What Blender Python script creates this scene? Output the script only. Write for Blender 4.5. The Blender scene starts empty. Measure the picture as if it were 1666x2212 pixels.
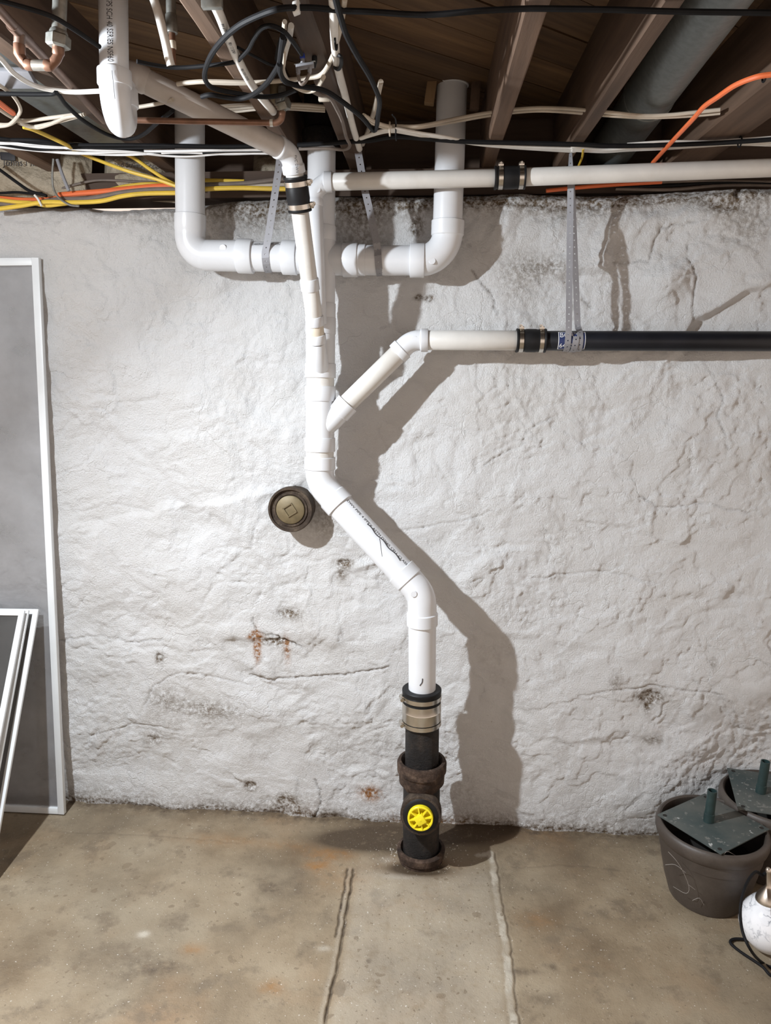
import bpy, bmesh, math, random
import numpy as np
from mathutils import Vector, Matrix, Euler

SC = bpy.context.scene
COL = SC.collection
V = Vector
random.seed(7)

# ------------------------------------------------------------------ camera
CAM_Z, PITCH, YAW, FPX = 1.68, 11.5, 3.2, 1600.0
cam_d = bpy.data.cameras.new('camera')
cam_d.sensor_fit = 'HORIZONTAL'
cam_d.sensor_width = 36.0
cam_d.lens = FPX / 1666.0 * 36.0
cam_d.clip_start = 0.02
cam = bpy.data.objects.new('camera', cam_d)
cam.location = (0, 0, CAM_Z)
cam.rotation_euler = (math.radians(90 - PITCH), 0, math.radians(YAW))
COL.objects.link(cam)
SC.camera = cam
RM = Euler(cam.rotation_euler).to_matrix()

# ------------------------------------------------------------------ light
world = bpy.data.worlds.new('world')
SC.world = world
world.use_nodes = True
bg = world.node_tree.nodes['Background']
bg.inputs[0].default_value = (1.0, 0.835, 0.72, 1)
bg.inputs[1].default_value = 0.96
LAMP = V((-1.25, 1.28, 2.10))
SC.view_settings.view_transform = 'Standard'
SC.view_settings.look = 'None'
SC.view_settings.exposure = 0.12
SC.view_settings.gamma = 1.0
SC.view_settings.use_curve_mapping = False
LAMP_POWER, LAMP_FILL = 46.0, 78.0          # all round glow of the bulb, and an added fill beam evening out the brightness
LAMP_DIR = V((.50, -.27, -.70)).normalized()

# ------------------------------------------------------------------ pixel -> room
def ray(px, py):
    return RM @ V(((px - 833.0) / FPX, -(py - 1106.0) / FPX, -1.0))
def at(px, py, Y):
    d = ray(px, py); t = Y / d.y
    return V((d.x * t, Y, CAM_Z + d.z * t))
def atz(px, py, z):
    d = ray(px, py); t = (z - CAM_Z) / d.z
    return V((d.x * t, d.y * t, z))
def dep(p):
    return -(RM.inverted() @ (V(p) - V((0, 0, CAM_Z)))).z
def rad(rpx, p):
    return rpx * dep(p) / FPX
# crops of the photograph that were measured at a larger size
def c1(x, y): return (.33613 * x, .33613 * y)
def c2(x, y): return (400 + .27611 * x, .27611 * y)
def c3(x, y): return (800 + .26411 * x, .26411 * y)
def c4(x, y): return (1180 + .29172 * x, .29172 * y)
def c9(x, y): return (.2401 * x, 300 + .2401 * y)

# ------------------------------------------------------------------ materials
def newmat(name):
    m = bpy.data.materials.new(name); m.use_nodes = True
    nt = m.node_tree
    return m, nt, nt.nodes['Principled BSDF']
def nd(nt, t, **kw):
    n = nt.nodes.new(t)
    for k, v in kw.items():
        if k in n.inputs: n.inputs[k].default_value = v
        else: setattr(n, k, v)
    return n
def ramp(nt, src, stops):
    r = nt.nodes.new('ShaderNodeValToRGB')
    el = r.color_ramp.elements
    while len(el) < len(stops): el.new(0.5)
    for e, (p, c) in zip(el, stops):
        e.position = p; e.color = (*c, 1) if len(c) == 3 else c
    nt.links.new(src, r.inputs[0])
    return r.outputs[0]
def mixc(nt, fac, a, b, mode='MIX'):
    n = nt.nodes.new('ShaderNodeMix'); n.data_type = 'RGBA'; n.blend_type = mode
    for i, s in ((0, fac), (6, a), (7, b)):
        if isinstance(s, bpy.types.NodeSocket): nt.links.new(s, n.inputs[i])
        elif i == 0: n.inputs[0].default_value = s
        else: n.inputs[i].default_value = (*s, 1)
    return n.outputs[2]
def math_(nt, op, a, b=0.0, clamp=False):
    n = nt.nodes.new('ShaderNodeMath'); n.operation = op; n.use_clamp = clamp
    for i, s in ((0, a), (1, b)):
        if isinstance(s, bpy.types.NodeSocket): nt.links.new(s, n.inputs[i])
        else: n.inputs[i].default_value = s
    return n.outputs[0]
def coords(nt, scale=(1, 1, 1), kind='Object'):
    tc = nt.nodes.new('ShaderNodeTexCoord')
    mp = nt.nodes.new('ShaderNodeMapping')
    mp.inputs['Scale'].default_value = scale
    nt.links.new(tc.outputs[kind], mp.inputs[0])
    return mp.outputs[0]
def noise(nt, vec, scale, detail=4, rough=.55):
    n = nd(nt, 'ShaderNodeTexNoise', Scale=scale, Detail=detail, Roughness=rough)
    nt.links.new(vec, n.inputs['Vector'])
    return n.outputs[0]
def bump(nt, bs, h, dist, strength=1.0):
    b = nd(nt, 'ShaderNodeBump', Strength=strength, Distance=dist)
    nt.links.new(h, b.inputs['Height'])
    nt.links.new(b.outputs[0], bs.inputs['Normal'])
def simple(name, col, rough=.5, metal=0., var=.12, vscale=30, dirt=None, dirt_amt=.3, bmp=0., bscale=300, spec=None, coat=0.):
    m, nt, bs = newmat(name)
    vec = coords(nt)
    n = noise(nt, vec, vscale)
    lo = tuple(c * (1 - var) for c in col); hi = tuple(min(1, c * (1 + var)) for c in col)
    c = ramp(nt, n, [(.3, lo), (.7, hi)])
    if dirt:
        n2 = noise(nt, vec, vscale * .6, 7, .7)
        f = ramp(nt, n2, [(.5, (0, 0, 0)), (.75, (dirt_amt,) * 3)])
        c = mixc(nt, f, c, dirt)
    nt.links.new(c, bs.inputs['Base Color'])
    bs.inputs['Roughness'].default_value = rough
    bs.inputs['Metallic'].default_value = metal
    if spec is not None: bs.inputs['Specular IOR Level'].default_value = spec
    if coat: bs.inputs['Coat Weight'].default_value = coat
    if bmp: bump(nt, bs, noise(nt, vec, bscale, 5), bmp)
    return m
M = {}
M['pvc'] = simple('white_plastic_pipe', (.65, .665, .69), .28, var=.03, vscale=12)
M['pvc_old'] = simple('aged_plastic_pipe', (.63, .615, .585), .36, var=.06, vscale=14, dirt=(.52, .46, .39), dirt_amt=.35)
M['pvc_shaded'] = simple('shaded_dusty_pipe', (.50, .455, .42), .42, var=.09, vscale=12, dirt=(.33, .27, .22), dirt_amt=.4)  # dust, and a darker base so the slanting arm looks unlit
M['pvc_tan'] = simple('tan_plastic_pipe', (.62, .55, .45), .4, var=.06, vscale=20)
M['rubber'] = simple('black_rubber', (.010, .010, .011), .5, var=.2, vscale=40, spec=.25)
M['abs'] = simple('black_plastic_pipe', (.009, .010, .014), .4, var=.2, vscale=20, spec=.3)
M['steel'] = simple('stainless_band', (.62, .59, .54), .26, 1., var=.08, vscale=25)
M['zinc'] = simple('zinc_strap', (.27, .27, .29), .5, .25, var=.08, vscale=30)
M['zinc_dark'] = simple('galvanised_fitting', (.26, .26, .24), .45, .7, var=.25, vscale=60, dirt=(.22, .17, .12), dirt_amt=.6)
M['duct'] = simple('galvanised_duct', (.17, .19, .19), .42, .55, var=.16, vscale=70, bmp=.0006, bscale=120)
M['brass'] = simple('aged_brass', (.155, .12, .065), .55, .25, var=.2, vscale=40, dirt=(.12, .09, .05), dirt_amt=.7)
M['yellow_plug'] = simple('yellow_plastic', (.86, .73, .02), .4, var=.05)
M['copper'] = simple('copper_pipe', (.20, .105, .068), .42, .55, var=.2, vscale=35, dirt=(.22, .12, .08), dirt_amt=.6)
M['copper_dull'] = simple('oxidised_copper', (.15, .095, .07), .5, .5, var=.2, vscale=30, dirt=(.13, .09, .07), dirt_amt=.5)
M['solder'] = simple('tinned_solder', (.50, .47, .42), .35, .8, var=.2, vscale=60)
M['cable_black'] = simple('black_cable', (.010, .010, .011), .6, var=.2, spec=.12)
M['cable_white'] = simple('white_cable', (.66, .64, .60), .45, var=.08, vscale=15, dirt=(.4, .35, .28), dirt_amt=.35)
M['cable_bright'] = simple('bright_white_cable', (.84, .85, .86), .4, var=.04)
M['cable_cream'] = simple('cream_cable', (.52, .46, .38), .5, var=.1, vscale=15, dirt=(.3, .25, .18), dirt_amt=.35)
M['cable_yellow'] = simple('yellow_cable', (.70, .48, .06), .45, var=.1, vscale=12, dirt=(.3, .22, .08), dirt_amt=.4)
M['cable_orange'] = simple('orange_cable', (.75, .16, .05), .45, var=.1, vscale=12, dirt=(.3, .12, .08), dirt_amt=.3)
M['cable_grey'] = simple('grey_cable', (.16, .13, .11), .55, var=.15)
M['pex'] = simple('white_water_tube', (.74, .72, .68), .38, var=.06, vscale=15, dirt=(.45, .4, .34), dirt_amt=.3)
M['ink'] = simple('black_print', (.035, .035, .04), .6, var=.2)
M['ink_blue'] = simple('navy_print', (.02, .035, .12), .45, var=.1)
M['ink_white'] = simple('white_print', (.78, .79, .8), .5, var=.05)
M['blue_plastic'] = simple('blue_plastic', (.02, .05, .35), .4)
M['frame'] = simple('white_painted_frame', (.70, .73, .75), .35, var=.04, vscale=10)
M['pot'] = simple('brown_planter_plastic', (.052, .041, .034), .5, var=.12, vscale=8, dirt=(.15, .13, .11), dirt_amt=.35, bmp=.0004)
def plate_mat():
    m, nt, bs = newmat('dark_green_dusty_steel')
    vec = coords(nt)
    c = ramp(nt, noise(nt, vec, 7, 6, .6), [(.35, (.035, .052, .052)), (.65, (.085, .090, .082))])
    c = mixc(nt, ramp(nt, noise(nt, vec, 60, 4), [(.60, (0, 0, 0)), (.66, (.7,) * 3)]), c, (.17, .17, .155))
    c = mixc(nt, ramp(nt, noise(nt, vec, 34, 3), [(.68, (0, 0, 0)), (.71, (.9,) * 3)]), c, (.36, .37, .36))
    c = mixc(nt, ramp(nt, noise(nt, vec, 20, 3), [(.70, (0, 0, 0)), (.74, (.8,) * 3)]), c, (.02, .035, .036))
    nt.links.new(c, bs.inputs['Base Color']); bs.inputs['Roughness'].default_value = .55
    return m
M['green_steel'] = plate_mat()
M['green_tube'] = simple('dark_green_tube', (.02, .04, .04), .4, var=.2)
M['nickel'] = simple('brushed_nickel', (.55, .50, .44), .3, 1., var=.06)
M['soil'] = simple('dark_soil', (.012, .010, .008), .9)
M['grit'] = simple('plaster_crumbs', (.45, .41, .35), .8)
M['web'] = simple('cobweb_thread', (.32, .30, .28), .8)
M['white_clip'] = simple('white_clip_plastic', (.7, .7, .68), .4)
M['glow'] = newmat('lamp_glass')[0]
_b = M['glow'].node_tree.nodes['Principled BSDF']
_b.inputs['Base Color'].default_value = (.9, .9, .88, 1); _b.inputs['Roughness'].default_value = .3

def rust_mat(name, a, b, c, scale=18, rough=.75):
    m, nt, bs = newmat(name)
    vec = coords(nt)
    n = noise(nt, vec, scale, 8, .68)
    col = ramp(nt, n, [(.3, a), (.52, b), (.72, c)])
    nt.links.new(col, bs.inputs['Base Color'])
    bs.inputs['Roughness'].default_value = rough
    bs.inputs['Specular IOR Level'].default_value = .25
    bump(nt, bs, noise(nt, vec, 110, 8, .75), .008)
    return m
M['iron'] = rust_mat('black_cast_iron', (.010, .010, .011), (.022, .019, .018), (.06, .045, .036), 14, .5)
M['collar'] = rust_mat('weathered_iron_collar', (.03, .02, .016), (.075, .054, .04), (.16, .12, .085), 22)
M['rust'] = rust_mat('rusty_cast_iron', (.018, .013, .011), (.068, .043, .031), (.19, .13, .095), 30)

def wood_mat(name, dark, light, along, scale=1.0, rough=.75):
    m, nt, bs = newmat(name)
    st = [26, 26, 26]; st[along] = 1.6
    vec = coords(nt, tuple(s * scale for s in st))
    oi = nd(nt, 'ShaderNodeObjectInfo')
    add = nt.nodes.new('ShaderNodeVectorMath'); add.operation = 'ADD'
    nt.links.new(vec, add.inputs[0])
    rnd = math_(nt, 'MULTIPLY', oi.outputs['Random'], 40.0)
    nt.links.new(rnd, add.inputs[1])
    n = noise(nt, add.outputs[0], 1.0, 6, .6)
    c = ramp(nt, n, [(.3, dark), (.68, light)])
    n2 = noise(nt, add.outputs[0], .12, 3)
    c = mixc(nt, ramp(nt, n2, [(.5, (0, 0, 0)), (.8, (.65,) * 3)]), c, tuple(x * .5 for x in dark))
    rv = math_(nt, 'MULTIPLY_ADD', oi.outputs['Random'], .5); rv.node.inputs[2].default_value = .72
    hv = nd(nt, 'ShaderNodeHueSaturation'); nt.links.new(rv, hv.inputs['Value']); nt.links.new(c, hv.inputs['Color'])
    nt.links.new(hv.outputs[0], bs.inputs['Base Color'])
    bs.inputs['Roughness'].default_value = rough
    bump(nt, bs, n, .0015)
    return m
M['joist'] = wood_mat('joist_wood', (.060, .035, .022), (.14, .086, .055), 1)
M['plank'] = wood_mat('board_wood', (.070, .036, .016), (.205, .115, .05), 0)
M['sill'] = wood_mat('sill_wood', (.05, .03, .02), (.10, .065, .045), 0)
M['block'] = wood_mat('pale_block_wood', (.28, .17, .08), (.42, .28, .15), 2)

def paper_mat():
    m, nt, bs = newmat('kraft_paper')
    vec = coords(nt)
    n = noise(nt, vec, 22, 6, .6)
    nt.links.new(ramp(nt, n, [(.3, (.30, .25, .18)), (.7, (.45, .39, .30))]), bs.inputs['Base Color'])
    bs.inputs['Roughness'].default_value = .7
    bump(nt, bs, n, .02)
    return m
M['paper'] = paper_mat()

def screen_mat(name, col, cover):
    m, nt, bs = newmat(name)
    n = noise(nt, coords(nt), 6, 5, .6)
    nt.links.new(ramp(nt, n, [(.3, tuple(c * .8 for c in col)), (.7, tuple(c * 1.25 for c in col))]), bs.inputs['Base Color'])
    bs.inputs['Roughness'].default_value = .6
    tr = nd(nt, 'ShaderNodeBsdfTransparent')
    mx = nt.nodes.new('ShaderNodeMixShader'); mx.inputs[0].default_value = cover
    nt.links.new(tr.outputs[0], mx.inputs[1]); nt.links.new(bs.outputs[0], mx.inputs[2])
    nt.links.new(mx.outputs[0], nt.nodes['Material Output'].inputs[0])
    return m
M['mesh_grey'] = screen_mat('grey_insect_mesh', (.30, .305, .32), .52)
M['mesh_dark'] = screen_mat('dark_insect_mesh', (.06, .058, .056), .62)

def marble_glass():
    m, nt, bs = newmat('marbled_glass')
    vec = coords(nt)
    v = nd(nt, 'ShaderNodeTexVoronoi', Scale=24, feature='DISTANCE_TO_EDGE')
    wn = nd(nt, 'ShaderNodeTexNoise', Scale=25, Detail=3)
    nt.links.new(vec, wn.inputs['Vector'])
    nt.links.new(mixc(nt, .12, vec, wn.outputs['Color']), v.inputs['Vector'])
    n = noise(nt, vec, 16, 4)
    a = math_(nt, 'MULTIPLY', ramp(nt, v.outputs[0], [(.0, (1, 1, 1)), (.10, (0, 0, 0))]), ramp(nt, n, [(.42, (0, 0, 0)), (.6, (1, 1, 1))]))
    nt.links.new(mixc(nt, a, (.80, .81, .84), (.22, .24, .28)), bs.inputs['Base Color'])
    bs.inputs['Roughness'].default_value = .12
    bs.inputs['Coat Weight'].default_value = .5
    return m
M['marble_glass'] = marble_glass()

def wall_mat():
    m, nt, bs = newmat('whitewashed_stone')
    vec = coords(nt)
    n = noise(nt, vec, 5, 6, .6)
    c = ramp(nt, n, [(.3, (.83, .825, .82)), (.7, (.88, .885, .895))])
    n3 = noise(nt, vec, 2.1, 4)
    c = mixc(nt, ramp(nt, n3, [(.5, (0, 0, 0)), (.72, (.14,) * 3)]), c, (.74, .68, .60))
    at_d = nd(nt, 'ShaderNodeAttribute', attribute_name='dirt')
    at_r = nd(nt, 'ShaderNodeAttribute', attribute_name='rust')
    brk = noise(nt, vec, 75, 7, .72)
    brk2 = noise(nt, vec, 30, 5, .65)
    def stain(c, a, col, lo=.42, hi=.62, src=None):
        f = math_(nt, 'MULTIPLY', a, ramp(nt, src or brk, [(lo, (0, 0, 0)), (hi, (1, 1, 1))]), True)
        return mixc(nt, f, c, col)
    c = stain(c, at_d.outputs['Fac'], (.17, .12, .072), .38, .58)
    c = stain(c, at_r.outputs['Fac'], (.36, .15, .04), .36, .56)
    # specks where the paint has flaked
    v = noise(nt, vec, 38, 8, .75)
    f = ramp(nt, v, [(.675, (0, 0, 0)), (.70, (.6,) * 3)])
    c = mixc(nt, f, c, (.32, .26, .18))
    nt.links.new(c, bs.inputs['Base Color'])
    bs.inputs['Roughness'].default_value = .75
    bs.inputs['Specular IOR Level'].default_value = .25
    fine = noise(nt, vec, 190, 9, .72)
    rg = nd(nt, 'ShaderNodeTexNoise', Scale=17, Detail=9, Roughness=.62)
    rg.noise_type = 'RIDGED_MULTIFRACTAL'
    nt.links.new(vec, rg.inputs['Vector'])
    wv = nd(nt, 'ShaderNodeTexNoise', Scale=9, Detail=5); nt.links.new(vec, wv.inputs['Vector'])
    vo = nd(nt, 'ShaderNodeTexVoronoi', Scale=4.5, feature='DISTANCE_TO_EDGE')
    nt.links.new(mixc(nt, .22, vec, wv.outputs['Color']), vo.inputs['Vector'])
    crk = ramp(nt, vo.outputs['Distance'], [(.0, (1, 1, 1)), (.016, (0, 0, 0))])
    msk = ramp(nt, noise(nt, vec, 3.6, 5, .6), [(.42, (.22,) * 3), (.58, (1, 1, 1))])
    msk2 = ramp(nt, noise(nt, vec, 5.5, 3), [(.46, (0, 0, 0)), (.56, (1, 1, 1))])
    h = math_(nt, 'ADD', math_(nt, 'MULTIPLY', fine, 1.15), math_(nt, 'MULTIPLY', math_(nt, 'MULTIPLY', rg.outputs[0], .55), msk))
    h = math_(nt, 'SUBTRACT', h, math_(nt, 'MULTIPLY', math_(nt, 'MULTIPLY', crk, msk2), .28))
    bump(nt, bs, h, .0085)
    return m
M['wall'] = wall_mat()

def floor_mat():
    m, nt, bs = newmat('stained_concrete')
    vec = coords(nt)
    n = noise(nt, vec, 3.2, 6, .6)
    c = ramp(nt, n, [(.32, (.150, .107, .064)), (.5, (.245, .187, .120)), (.68, (.325, .262, .180))])
    n2 = noise(nt, vec, 1.3, 4, .55)
    c = mixc(nt, ramp(nt, n2, [(.48, (0, 0, 0)), (.7, (.6,) * 3)]), c, (.20, .175, .13))
    n5 = noise(nt, vec, 2.3, 4, .55)
    c = mixc(nt, ramp(nt, n5, [(.55, (0, 0, 0)), (.75, (.5,) * 3)]), c, (.30, .165, .075))
    n6 = noise(nt, vec, 9, 7, .65)
    c = mixc(nt, ramp(nt, n6, [(.53, (0, 0, 0)), (.66, (.7,) * 3)]), c, (.14, .105, .07))
    A = {k: nd(nt, 'ShaderNodeAttribute', attribute_name=k).outputs['Fac'] for k in ('dirt', 'rust', 'pale', 'wet')}
    brk = noise(nt, vec, 26, 7, .7)
    def stain(c, a, col, lo=.3, hi=.65):
        f = math_(nt, 'MULTIPLY', a, ramp(nt, brk, [(lo, (0, 0, 0)), (hi, (1, 1, 1))]), True)
        return mixc(nt, f, c, col)
    c = stain(c, A['pale'], (.42, .375, .305), .2, .5)
    c = stain(c, A['rust'], (.27, .135, .045))
    c = stain(c, A['wet'], (.065, .043, .024), .1, .45)
    c = stain(c, A['dirt'], (.075, .052, .034))
    # drips and spots
    wv = nd(nt, 'ShaderNodeTexNoise', Scale=14, Detail=4)
    nt.links.new(vec, wv.inputs['Vector'])
    wvec = mixc(nt, .06, vec, wv.outputs['Color'])
    for sc, th, amt, dens in ((11, .30, .5, .60), (27, .24, .6, .48), (64, .2, .7, .42)):
        v = nd(nt, 'ShaderNodeTexVoronoi', Scale=sc)
        nt.links.new(wvec, v.inputs['Vector'])
        sep = nd(nt, 'ShaderNodeSeparateColor'); nt.links.new(v.outputs['Color'], sep.inputs[0])
        size = math_(nt, 'MULTIPLY', math_(nt, 'SUBTRACT', sep.outputs[0], dens), th * 2, True)
        f = math_(nt, 'LESS_THAN', v.outputs['Distance'], size)
        f = math_(nt, 'MULTIPLY', f, amt)
        c = mixc(nt, f, c, (.155, .112, .07))
    sp = noise(nt, vec, 95, 4, .6)
    c = mixc(nt, ramp(nt, sp, [(.655, (0, 0, 0)), (.70, (.7,) * 3)]), c, (.11, .08, .055))
    sp2 = noise(nt, vec, 140, 2, .5)
    c = mixc(nt, ramp(nt, sp2, [(.70, (0, 0, 0)), (.73, (.7,) * 3)]), c, (.60, .56, .50))
    nt.links.new(c, bs.inputs['Base Color'])
    nt.links.new(ramp(nt, n, [(.3, (.5,) * 3), (.7, (.72,) * 3)]), bs.inputs['Roughness'])
    h = math_(nt, 'ADD', noise(nt, vec, 60, 8, .65), math_(nt, 'MULTIPLY', noise(nt, vec, 220, 4), .5))
    bump(nt, bs, h, .0022)
    return m
M['floor'] = floor_mat()

# ------------------------------------------------------------------ object helpers
def link(name, me, mat=None, parent=None, **props):
    o = bpy.data.objects.new(name, me)
    COL.objects.link(o)
    if mat is not None: me.materials.append(mat)
    if parent is not None: o.parent = parent; o.matrix_parent_inverse = parent.matrix_basis.inverted()
    for k, v in props.items(): o[k] = v
    return o
def thing(name, label, cat, loc=(0, 0, 0), group=None):
    o = bpy.data.objects.new(name, None)
    o.empty_display_size = .05
    COL.objects.link(o)
    o.location = loc
    o['label'] = label; o['category'] = cat
    if group: o['group'] = group
    return o
def tag(o, label, cat, group=None):
    o['label'] = label; o['category'] = cat
    if group: o['group'] = group
    return o
def finish(bm, angle=40):
    bmesh.ops.recalc_face_normals(bm, faces=bm.faces)
    me = bpy.data.meshes.new('mesh')
    bm.to_mesh(me); bm.free()
    me.polygons.foreach_set('use_smooth', [True] * len(me.polygons))
    me.set_sharp_from_angle(angle=math.radians(angle))
    return me
def frames(secs):
    """parallel-transported frames for (pos, tangent, radius) sections"""
    t0 = secs[0][1].normalized()
    n = t0.orthogonal().normalized()
    if abs(t0.dot(V((0, -1, 0)))) < .9:
        n = (V((0, -1, 0)) - t0 * t0.dot(V((0, -1, 0)))).normalized()
    out = []
    pt = t0
    for p, t, r in secs:
        t = t.normalized()
        q = pt.rotation_difference(t)
        n = (q @ n); n = (n - t * n.dot(t)).normalized()
        out.append((p, t, n, t.cross(n)))
        pt = t
    return out
def sweep_bm(bm, secs, sides=32, caps=(True, True)):
    rings = []
    for (p, t, r), (_, tt, n, b) in zip(secs, frames(secs)):
        rings.append([bm.verts.new(p + (n * math.cos(a) + b * math.sin(a)) * r)
                      for a in (2 * math.pi * i / sides for i in range(sides))])
    for A, B in zip(rings, rings[1:]):
        for i in range(sides):
            j = (i + 1) % sides
            bm.faces.new((A[i], A[j], B[j], B[i]))
    if caps[0]: bm.faces.new(rings[0][::-1])
    if caps[1]: bm.faces.new(rings[-1])
def sweep(name, secs, mat, parent=None, sides=32, caps=(True, True), **props):
    bm = bmesh.new(); sweep_bm(bm, secs, sides, caps)
    return link(name, finish(bm), mat, parent, **props)
def straight(a, b, prof):
    """prof: list of (distance from a in metres or negative from b via ('e', d), radius)"""
    d = (b - a); L = d.length; d = d.normalized()
    return [(a + d * (L + s[1] if isinstance(s, tuple) else s), d, r) for s, r in prof]
def pipe(name, a, b, r, mat, parent=None, r2=None, **props):
    a, b = V(a), V(b); L = (b - a).length; r2 = r2 or r
    return sweep(name, straight(a, b, [(0, r * .97), (.0012, r), (L - .0012, r2), (L, r2 * .97)]), mat, parent, **props)
def hub(name, a, b, r, mat, parent=None, lip=.0, **props):
    """short socket with softly rounded ends"""
    a, b = V(a), V(b); L = (b - a).length; e = min(.002, L * .2)
    return sweep(name, straight(a, b, [(0, r - e), (e * .3, r - e * .3), (e, r), (L - e, r), (L - e * .3, r - e * .3), (L, r - e)]), mat, parent, **props)
def elbow_secs(a, c, b, r, R, ra=None, rb=None, ha=0, hb=0, n=12):
    """a -> corner c -> b bend, with sockets of length ha, hb and radius ra, rb at the ends"""
    a, c, b = V(a), V(c), V(b)
    d1 = (c - a).normalized(); d2 = (b - c).normalized()
    th = d1.angle(d2); t = R * math.tan(th / 2)
    L1 = (c - a).length; L2 = (b - c).length
    t = min(t, L1 - 1e-4, L2 - 1e-4); R = t / math.tan(th / 2)
    s = c - d1 * t
    nrm = (d2 - d1 * d1.dot(d2)).normalized()
    ctr = s + nrm * R
    secs = []
    ra = ra or r; rb = rb or r
    if ha:
        secs += [(a, d1, ra * .965), (a + d1 * .0015, d1, ra), (a + d1 * (ha - .003), d1, ra), (a + d1 * ha, d1, r * 1.012)]
    else: secs += [(a, d1, r)]
    for i in range(n + 1):
        ang = th * i / n
        dirv = d1 * math.cos(ang) + nrm * math.sin(ang)
        pos = ctr - nrm * R * math.cos(ang) + d1 * R * math.sin(ang)
        if ha and (pos - a).dot(d1) < ha and i < n / 2: continue
        if hb and (b - pos).dot(d2) < hb and i > n / 2: continue
        secs.append((pos, dirv, r))
    if hb:
        secs += [(b - d2 * hb, d2, r * 1.012), (b - d2 * (hb - .003), d2, rb), (b - d2 * .0015, d2, rb), (b, d2, rb * .965)]
    else: secs += [(b, d2, r)]
    return secs
def catmull(pts, res=8):
    P = [V(p) for p in pts]
    if len(P) == 2: return [P[0].lerp(P[1], i / res) for i in range(res + 1)]
    P = [P[0] * 2 - P[1]] + P + [P[-1] * 2 - P[-2]]
    out = []
    for i in range(1, len(P) - 2):
        p0, p1, p2, p3 = P[i - 1:i + 3]
        for k in range(res):
            t = k / res
            out.append(.5 * ((2 * p1) + (p2 - p0) * t + (2 * p0 - 5 * p1 + 4 * p2 - p3) * t * t + (3 * p1 - p0 - 3 * p2 + p3) * t ** 3))
    out.append(P[-2])
    return out
def tube_secs(pts, r, res=8, smooth=True):
    C = catmull(pts, res) if smooth else [V(p) for p in pts]
    secs = []
    for i, p in enumerate(C):
        t = C[min(i + 1, len(C) - 1)] - C[max(i - 1, 0)]
        if t.length < 1e-7: continue
        secs.append((p, t, r))
    return secs
def tube(name, pts, r, mat, parent=None, sides=10, res=8, smooth=True, **props):
    return sweep(name, tube_secs(pts, r, res, smooth), mat, parent, sides=sides, **props)
def lathe(name, axis_o, axis_d, prof, mat, parent=None, sides=48, caps=(True, True), **props):
    o = V(axis_o); d = V(axis_d).normalized()
    return sweep(name, [(o + d * h, d, max(r, 1e-4)) for h, r in prof], mat, parent, sides=sides, caps=caps, **props)
def box_bm(bm, c, ax, ay, az, bevel=0.):
    """box centred c with half-extent vectors"""
    vs = [bm.verts.new(c + ax * x + ay * y + az * z) for x in (-1, 1) for y in (-1, 1) for z in (-1, 1)]
    fs = [(0, 1, 3, 2), (4, 6, 7, 5), (0, 4, 5, 1), (2, 3, 7, 6), (0, 2, 6, 4), (1, 5, 7, 3)]
    F = [bm.faces.new([vs[i] for i in f]) for f in fs]
    if bevel:
        es = list({e for f in F for e in f.edges})
        bmesh.ops.bevel(bm, geom=es, offset=bevel, segments=2, profile=.5, affect='EDGES')
def box(name, c, ax, ay, az, mat, parent=None, bevel=0., **props):
    bm = bmesh.new(); box_bm(bm, V(c), V(ax), V(ay), V(az), bevel)
    return link(name, finish(bm, 30), mat, parent, **props)
def bar(name, a, b, w, t, nrm, mat, parent=None, bevel=.001, **props):
    """rail from a to b, width w in-plane, thickness t along nrm"""
    a, b = V(a), V(b); d = (b - a); n = V(nrm).normalized()
    s = d.normalized().cross(n).normalized()
    return box(name, (a + b) / 2, d / 2, s * w / 2, n * t / 2, mat, parent, bevel, **props)
def text_verts(s, size):
    cu = bpy.data.curves.new('txt', 'FONT'); cu.body = s; cu.size = size; cu.resolution_u = 3
    o = bpy.data.objects.new('txt', cu); COL.objects.link(o)
    dg = bpy.context.evaluated_depsgraph_get(); dg.update()
    me = bpy.data.meshes.new_from_object(o.evaluated_get(dg))
    vs = [tuple(v.co) for v in me.vertices]; fs = [tuple(p.vertices) for p in me.polygons]
    bpy.data.objects.remove(o); bpy.data.curves.remove(cu); bpy.data.meshes.remove(me)
    return vs, fs
def mesh_from(vs, fs):
    me = bpy.data.meshes.new('mesh'); me.from_pydata([tuple(v) for v in vs], [], fs); me.update()
    return me
def text_on_pipe(name, s, size, o, axis, out, r, mat, parent, squeeze=1., up_sign=1, fit=0):
    """print wrapped on a cylinder: text runs along axis, starts at o (on the axis line), faces out"""
    axis = V(axis).normalized(); out = V(out); out = (out - axis * out.dot(axis)).normalized()
    side = out.cross(axis).normalized() * up_sign
    vs, fs = text_verts(s, size)
    if fit: squeeze = fit / max(v[0] for v in vs)
    P = []
    for x, y, z in vs:
        a = (y - size * .35) / r
        P.append(V(o) + axis * x * squeeze + (out * math.cos(a) + side * math.sin(a)) * (r + .0005))
    return link(name, mesh_from(P, fs), mat, parent)
def patch_on_pipe(o, axis, out, r, u0, u1, a0, a1, n=10):
    axis = V(axis).normalized(); out = V(out); out = (out - axis * out.dot(axis)).normalized()
    side = out.cross(axis).normalized()
    vs, fs = [], []
    for i in range(n + 1):
        a = a0 + (a1 - a0) * i / n
        d = out * math.cos(a) + side * math.sin(a)
        vs += [V(o) + axis * u0 + d * r, V(o) + axis * u1 + d * r]
    for i in range(n): fs.append((2 * i, 2 * i + 1, 2 * i + 3, 2 * i + 2))
    return vs, fs
def pathz(conv, pts, z): return [atz(*conv(*p), z) for p in pts]
def pathY(conv, pts, Y): return [at(*conv(*p), Y) for p in pts]

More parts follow.
